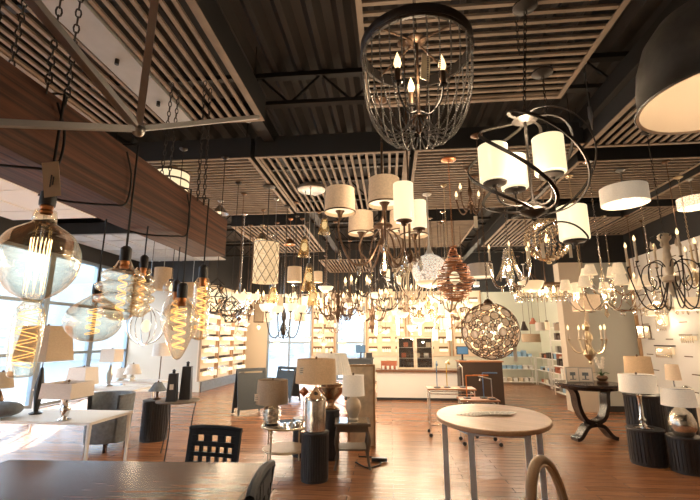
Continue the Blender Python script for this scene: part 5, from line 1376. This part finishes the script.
# ------------------------------------------------------------------ display boards with vanity lights
def display_board(label, c, w, h, face, m='board', slots=False):
    """face: rotation about z so that local -y is the front"""
    g = thing('display_board', label, 'display board', c, face)
    k = MB().box((0, .02, h/2), (w, .04, h))
    if slots:
        k.cur = 1
        for i in range(9):
            for j in range(5): k.box((-w/2+.28+(w-.5)*j/4+(.12 if i % 2 else 0), -.001, .25+i*.31), (.22, .004, .018))
    k.obj('board', [m, 'bronze'], g, smooth=False)
    for sx in (-1, 1): MB().box((sx*(w/2-.02), -.03, h/2), (.04, .06, h)).obj('side_frame', 'walnutlight', g, smooth=False)
    return g
VL = {}
def vanity(label, loc, face, n, w, kind='bowl', m='bronze', gm='glow', group=None, key=None):
    if key in VL: return copy_tree(VL[key], loc, face, label, group)
    g = thing('vanity_light', label, 'wall light', loc, face, group)
    bp = MB().box((0, -.012, 0), (w, .024, .09))
    for i in range(n):
        x = (i-(n-1)/2)*w/n
        bp.tube(spl([(x, -.02, 0), (x, -.1, .02), (x, -.12, -.03)], 4), .009, 6)
    bp.obj('backplate', m, g, angle=35)
    for i in range(n):
        x = (i-(n-1)/2)*w/n; r = min(.07, w/n*.42)
        if kind == 'bowl': MB().lathe([(r*.4, -.03), (r*.8, -.08), (r, -.15), (r*.95, -.15), (r*.7, -.08), (.001, -.04)], 14, (x, -.12, 0)).obj('glass_shade', gm, g)
        elif kind == 'cyl': MB().lathe([(.001, -.03), (r*.75, -.03), (r*.75, -.19), (.001, -.19)], 14, (x, -.12, 0)).obj('glass_shade', gm, g)
        else: MB().box((x, -.12, -.08), (w/n*.9, .1, .1)).obj('glass_shade', gm, g, smooth=False)
    if key: VL[key] = g
    return g
WX = -5.62
for b, (y0, y1, nm) in enumerate(((11.95, 13.15, 'nearest the windows'), (13.25, 14.4, 'second from the windows'), (14.5, 15.75, 'in the far corner'))):
    fc = PI/2    # front faces +x
    display_board('tan display board full of lit vanity lights on the side wall, '+nm, (WX+.045, (y0+y1)/2, .32), y1-y0, 2.9, fc)
    for r_ in range(8):
        for q in range(2):
            kd, nn = (('bowl', 3), ('cyl', 2), ('box', 1), ('bowl', 4))[(r_*2+q+b) % 4]
            yy = y0+(y1-y0)*(.29+.42*q)
            vanity('lit vanity light in the rows on the display board '+nm, (WX+.047, yy, .62+r_*.335), fc, nn, .46 if nn > 1 else .4, kd, ('bronze', 'chrome', 'iron')[(r_+q) % 3], group='vanity lights on the board '+nm, key=(kd, nn))
for i, (x0, x1) in enumerate(((-2.98, -2.08), (-.9, .6), (.68, 2.2), (2.28, 3.4))):
    nm = ('between the two far windows', 'behind the slate grey counter', 'behind the glazed cabinet', 'behind the register stand')[i]
    display_board('display board of lit lights on the back wall '+nm, ((x0+x1)/2, YB-.045, .9), x1-x0, 2.4, 0)
    nq = 2 if x1-x0 < 1.2 else 3
    for r_ in range(6):
        for q in range(nq):
            kd, nn = (('bowl', 3), ('cyl', 2), ('box', 1), ('bowl', 4))[(r_*3+q+i*2) % 4]
            vanity('lit vanity light in the rows on the back wall board '+nm, (x0+(x1-x0)*(q+.5)/nq, YB-.049, 1.2+r_*.36), 0, nn, .33, kd, group='vanity lights on the back wall board '+nm, key=(kd, nn, 1))
# right hand boards
RX = XR
display_board('cream slotted display board with crystal wall lights on the right side wall', (RX-.045, 8.35, .35), 2.8, 2.95, -PI/2, 'white', True)
display_board('cream slotted display board nearest the dome pendant side of the room', (RX-.045, 5.4, .35), 2.8, 2.95, -PI/2, 'white', True)
def crystal_vanity(label, px, py, w, h, top='bronze'):
    p = atx(px, py, RX-.05); s = mpp(p); L = w*s*1.6
    g = thing('crystal_wall_light', label, 'wall light', p, -PI/2)
    MB().box((0, -.05, h*s*.5), (L, .1, .025)).obj('backplate', top, g, smooth=False)
    MB().box((0, -.045, h*s*.1), (L*.96, .04, h*s*.55)).obj('diffuser', 'soft', g, smooth=False)
    k_ = max(4, int(L/.05))
    for i in range(k_): MB().drop((-L/2+L*(i+.5)/k_, -.085, h*s*.48), h*s, .016, 5).obj('crystal_drop', 'crystal', g)
crystal_vanity('lit crystal wall light at the top of the display board nearest the partition', 665, 322, 10, 18, 'chrome')
crystal_vanity('long crystal bar wall light at the picture edge on the display board', 692, 339, 12, 8, 'chrome')
crystal_vanity('crystal wall light with a dark top bar lower on the display board', 668, 352, 16, 12, 'brown')
# ------------------------------------------------------------------ far white shelving
def shelving(label, c, w, d, h, nsh, rz=0.):
    g = thing('shelving_unit', label, 'shelf', c, rz, 'white shelving units in the far room')
    for sx in (-1, 1):
        for sy in (-1, 1): MB().box((sx*(w/2-.012), sy*(d/2-.012), h/2), (.025, .025, h)).obj('post', 'white', g, smooth=False)
    for i in range(nsh): MB().box((0, 0, .08+(h-.09)*i/(nsh-1)), (w-.05, d-.01, .02)).obj('shelf', 'white', g, smooth=False)
    return g
SX, SY = at(519, 380, 15.3).x, 15.45
shelving('low white shelving unit against the back wall of the far room', (SX, SY, 0), 1.15, .4, .92, 3)
sh2 = [(4.55, 14.6), (4.75, 13.45)]
shelving('low white shelving unit in the far corner beside the tall one', (5.2, 14.75, 0), 1.2, .4, .9, 3, PI/2)
shelving('low white shelving unit along the side wall nearest the pilaster', (5.2, 13.45, 0), 1.2, .4, .9, 3, PI/2)
shelving('tall narrow white shelving unit standing above the low ones', (4.78, 12.3, 0), .8, .4, 1.85, 6, PI/2)
it = random.Random(5)
for j in range(3):
    for i in range(6):
        x = SX-.45+.18*i; m = 'bluelight' if j == 2 or (j == 1 and i < 4) else it.choice(('steel', 'ceramic', 'white'))
        h = it.uniform(.08, .22) if j == 2 else .12
        box_obj('packaged_item', ('grey or white package on the bottom shelf of the low back wall shelving', 'package on the middle shelf of the low back wall shelving', 'blue package on top of the low back wall shelving')[j], 'box',
                (x, SY, .091+.415*j), (.13, .2, h), m, ('packages on the bottom back shelf', 'packages on the middle back shelf', 'blue packages on the top back shelf')[j])
for yc, nm in ((14.75, 'in the far corner'), (13.45, 'nearest the pilaster')):
    for j in range(3):
        for i in range(5):
            m = it.choice(('bluelight', 'brown', 'red', 'steel', 'white', 'ceramic'))
            box_obj('packaged_item', 'small package on the low side wall shelving '+nm, 'box', (5.2, yc-.45+.22*i, .091+.405*j), (.2, .15, it.uniform(.08, .2)), m, 'packages on the low shelving '+nm)
for j in range(6):
    for i in range(3):
        box_obj('packaged_item', 'small package on the tall narrow white shelving', 'box', (4.78, 12.06+.24*i, .091+.352*j), (.2, .15, it.uniform(.1, .2)), it.choice(('steel', 'white', 'brown', 'bluelight')), 'packages on the tall narrow shelving')

# ------------------------------------------------------------------ furniture by the tall windows
def side_table(label, x, y, w, d, h, m):
    g = thing('side_table', label, 'table', (x, y, 0)); MB().box((0, 0, h-.015), (w, d, .03)).obj('tabletop', m, g, smooth=False); legs4(g, w, d, h-.03, m, .035); return g
def lamp_px(label, px, ptop, pbot, wpx, tz, Y, m, body='chrome', taper=.9, square=False, lit=0, group=None, pleat=False):
    """a table lamp whose shade spans ptop..pbot in the photograph, on a surface at height tz"""
    s = mpp(at(px, (ptop+pbot)/2, Y)); x = at(px, (ptop+pbot)/2, Y).x; zb, zt = at(px, pbot, Y).z-tz, at(px, ptop, Y).z-tz; r = wpx/2*s
    b = [(.001, 0), (.07, 0), (.075, .012), (.025, .03), (.05, zb*.35), (.055, zb*.5), (.02, zb*.85), (.001, zb*.9)]
    return table_lamp(label, x, Y, tz, b, body, (r, r*taper, zb, zt-zb, 1, 1) if square else (r, r*taper, zb, zt-zb), m, lit, group=group, pleat=pleat)
side_table('long white table by the tall windows under the square lampshades', at(45, 420, 5.0).x-.1, 5.05, 1.9, .8, .62, 'white')
lamp_px('table lamp with a big square tan shade seen behind the tail of the globe bulb', 46, 326, 361, 36, .621, 5.1, 'linen', 'black', .8, True)
lamp_px('table lamp with a shallow square white shade below the square tan one', 68, 382, 397, 33, .621, 4.75, 'linen_white', 'chrome', .95, True)
lamp_px('lamp with a slanted tan shade at the picture edge by the windows', 2, 372, 388, 22, .621, 5.2, 'linen', 'bronze', .7)
side_table('white table farther along the tall windows', at(95, 400, 7.2).x, 7.2, 1.8, .7, .7, 'white')
lamp_px('lamp with a tan half lit square shade in front of the window mullion', 83, 367, 385, 21, .701, 7.0, 'linen_white', 'ceramic', .85, True)
lamp_px('lamp with a tan box shade higher by the second window', 112, 349, 362, 15, .701, 7.4, 'linen_white', 'steel', .95, True)
side_table('white table by the tall windows in front of the thick window post', at(130, 400, 8.2).x+.05, 8.4, 1.1, .6, .7, 'white')
lamp_px('lamp with a wide cream cone shade and white pot base by the windows', 133, 364, 374, 17, .701, 8.3, 'linen_white', 'ceramic', .55)
lamp_px('lamp with a small white shade next to the cream cone lamp', 121, 368, 378, 11, .701, 8.4, 'linen_white', 'ceramic', .8)
# tufted chair
p = at(110, 400, 6.0)
g = thing('tufted_chair', 'dark grey tufted barrel chair in front of the tall windows', 'chair', (p.x, 6.0, 0), R(-15))
k = MB(); rows = []
for z in (.12, .42, .70, .76):
    row = []
    for i in range(25):
        a = R(-20+220*i/24); rr_ = .30+.04*(z/.76); row.append((rr_*math.cos(a), rr_*math.sin(a)*.95, z))
    rows.append(row)
for i in range(25): pass
inner = [[(x*.8, y*.8, z) for x, y, z in row] for row in reversed(rows)]
k.quadgrid(rows+inner, False, True); k.obj('barrel_back', 'greytuft', g)
MB().lathe([(.001, .12), (.27, .12), (.28, .2), (.28, .38), (.24, .44), (.001, .45)], 28).obj('seat_cushion', 'greytuft', g)
for x, y in ((-.18, -.16), (.18, -.16), (-.18, .18), (.18, .18)): MB().cyl((x, y, 0), .016, .12, 10, .022).obj('leg', 'darkwood', g)
o = MB().sphere((0, 0, .0), .2, 20, 12, .45).obj('cushion', 'greytuft'); o.location = at(6, 392, 4.8); o.location.z = .72
tag(o, 'dark grey cushion at the picture edge on the long white window table', 'cushion')
# black column lamps on a thin dark table
p = atz(178, 400, .72)
g = thing('wire_side_table', 'thin dark round side table holding two black column lamps', 'table', (p.x, p.y, 0))
MB().lathe([(.001, -.02), (.28, -.02), (.285, -.01), (.28, 0), (.001, 0)], 36, (0, 0, .72)).obj('tabletop', 'taupe', g)
for i in range(3): a = .6+2*PI*i/3; MB().tube(spl([(.24*math.cos(a), .24*math.sin(a), .70), (.2*math.cos(a), .2*math.sin(a), .35), (.27*math.cos(a), .27*math.sin(a), .01)], 6), .008, 6).obj('leg', 'iron', g)
s = mpp(p)
for i, (px, top, w, dy) in enumerate(((172.5, 369, 9, -.1), (186, 361, 10, .09))):
    x = at(px, 390, p.y+dy).x; h = at(px, top, p.y+dy).z-.721
    g = thing('column_lamp', ('shorter black square column lamp with a tag on the thin dark table', 'taller black square column lamp on the thin dark table')[i], 'lamp', (x, p.y+dy, .7205), .25)
    k = MB(); a, b = w/2*s*1.05, w/2*s*.85; k.v = [(-a, -a, 0), (a, -a, 0), (a, a, 0), (-a, a, 0), (-b, -b, h*.86), (b, -b, h*.86), (b, b, h*.86), (-b, b, h*.86)]
    k.f = [(0, 3, 2, 1), (4, 5, 6, 7), (0, 1, 5, 4), (1, 2, 6, 5), (2, 3, 7, 6), (3, 0, 4, 7)]; k.m = [0]*6; k.obj('column', 'rib', g, smooth=False)
    MB().lathe([(.001, h*.86), (.02, h*.86), (.02, h*.95), (.03, h*.96), (.001, h)], 12).obj('socket', 'black', g)
    if i == 0: MB().box((0, -a*1.02, h*.45), (.05, .003, .07)).obj('price_tag', 'paper', g, smooth=False)
# floor lamp and dark dome lamp left of them
lx = at(160, 370, 8.8).x
g = thing('floor_lamp', 'slim floor lamp with a white drum shade beside the thick window post', 'lamp', (lx, 8.8, 0))
MB().cyl((0, 0, 0), .14, .02, 24).obj('base', 'bronze', g); MB().tube([(0, 0, .02), (0, 0, 1.2)], .012, 8).obj('pole', 'bronze', g)
zb, zt = at(160, 356, 8.8).z, at(160, 343, 8.8).z
MB().shell(.19, .18, zb, zt, 30, .004).obj('lamp_shade', 'linen_white', g); MB().sphere((0, 0, zb+.1), .04, 12, 8).obj('light_bulb', 'opal', g); MB().tube([(0, 0, 1.2), (0, 0, zt-.02)], .006, 6).obj('stem', 'bronze', g); MB().bar((-.18, 0, zt-.02), (.18, 0, zt-.02), .006).obj('spider', 'bronze', g, smooth=False)
p = at(157, 398, 6.6)
pedestal('black ribbed pedestal under the dark dome lamp by the windows', p.x, 6.6, .2, p.z-.02)
table_lamp('short lamp with a dark dome shade beside the black column lamps', p.x, 6.6, p.z-.019, [(.001, 0), (.06, 0), (.06, .015), (.02, .03), (.02, .12), (.001, .13)], 'bronze', (.14, .05, .13, .13), 'greytuft')
# ------------------------------------------------------------------ light
w = bpy.data.worlds.new('world'); sc.world = w; w.use_nodes = True
bg = w.node_tree.nodes['Background']; bg.inputs[0].default_value = (.70, .85, 1., 1); bg.inputs[1].default_value = 8.
sd = bpy.data.lights.new('sun', 'SUN'); sd.energy = 25; sd.angle = R(.5); sd.color = (1, .93, .82)
so = bpy.data.objects.new('sun', sd); col.objects.link(so)
d = Vector((.40, -.86, -.33)).normalized(); so.rotation_euler = d.to_track_quat('-Z', 'Y').to_euler(); so.location = (-4, 20, 8)

vs = sc.view_settings; vs.view_transform = 'Standard'; vs.look = 'None'; vs.gamma = 1; vs.use_curve_mapping = False; vs.exposure = 1.05
sc.display_settings.display_device = 'sRGB'
cy = sc.cycles
cy.use_denoising = True; cy.max_bounces = 10; cy.transparent_max_bounces = 24; cy.diffuse_bounces = 4; cy.glossy_bounces = 4
cy.sample_clamp_indirect = 4; cy.sample_clamp_direct = 0; cy.caustics_reflective = False; cy.caustics_refractive = False
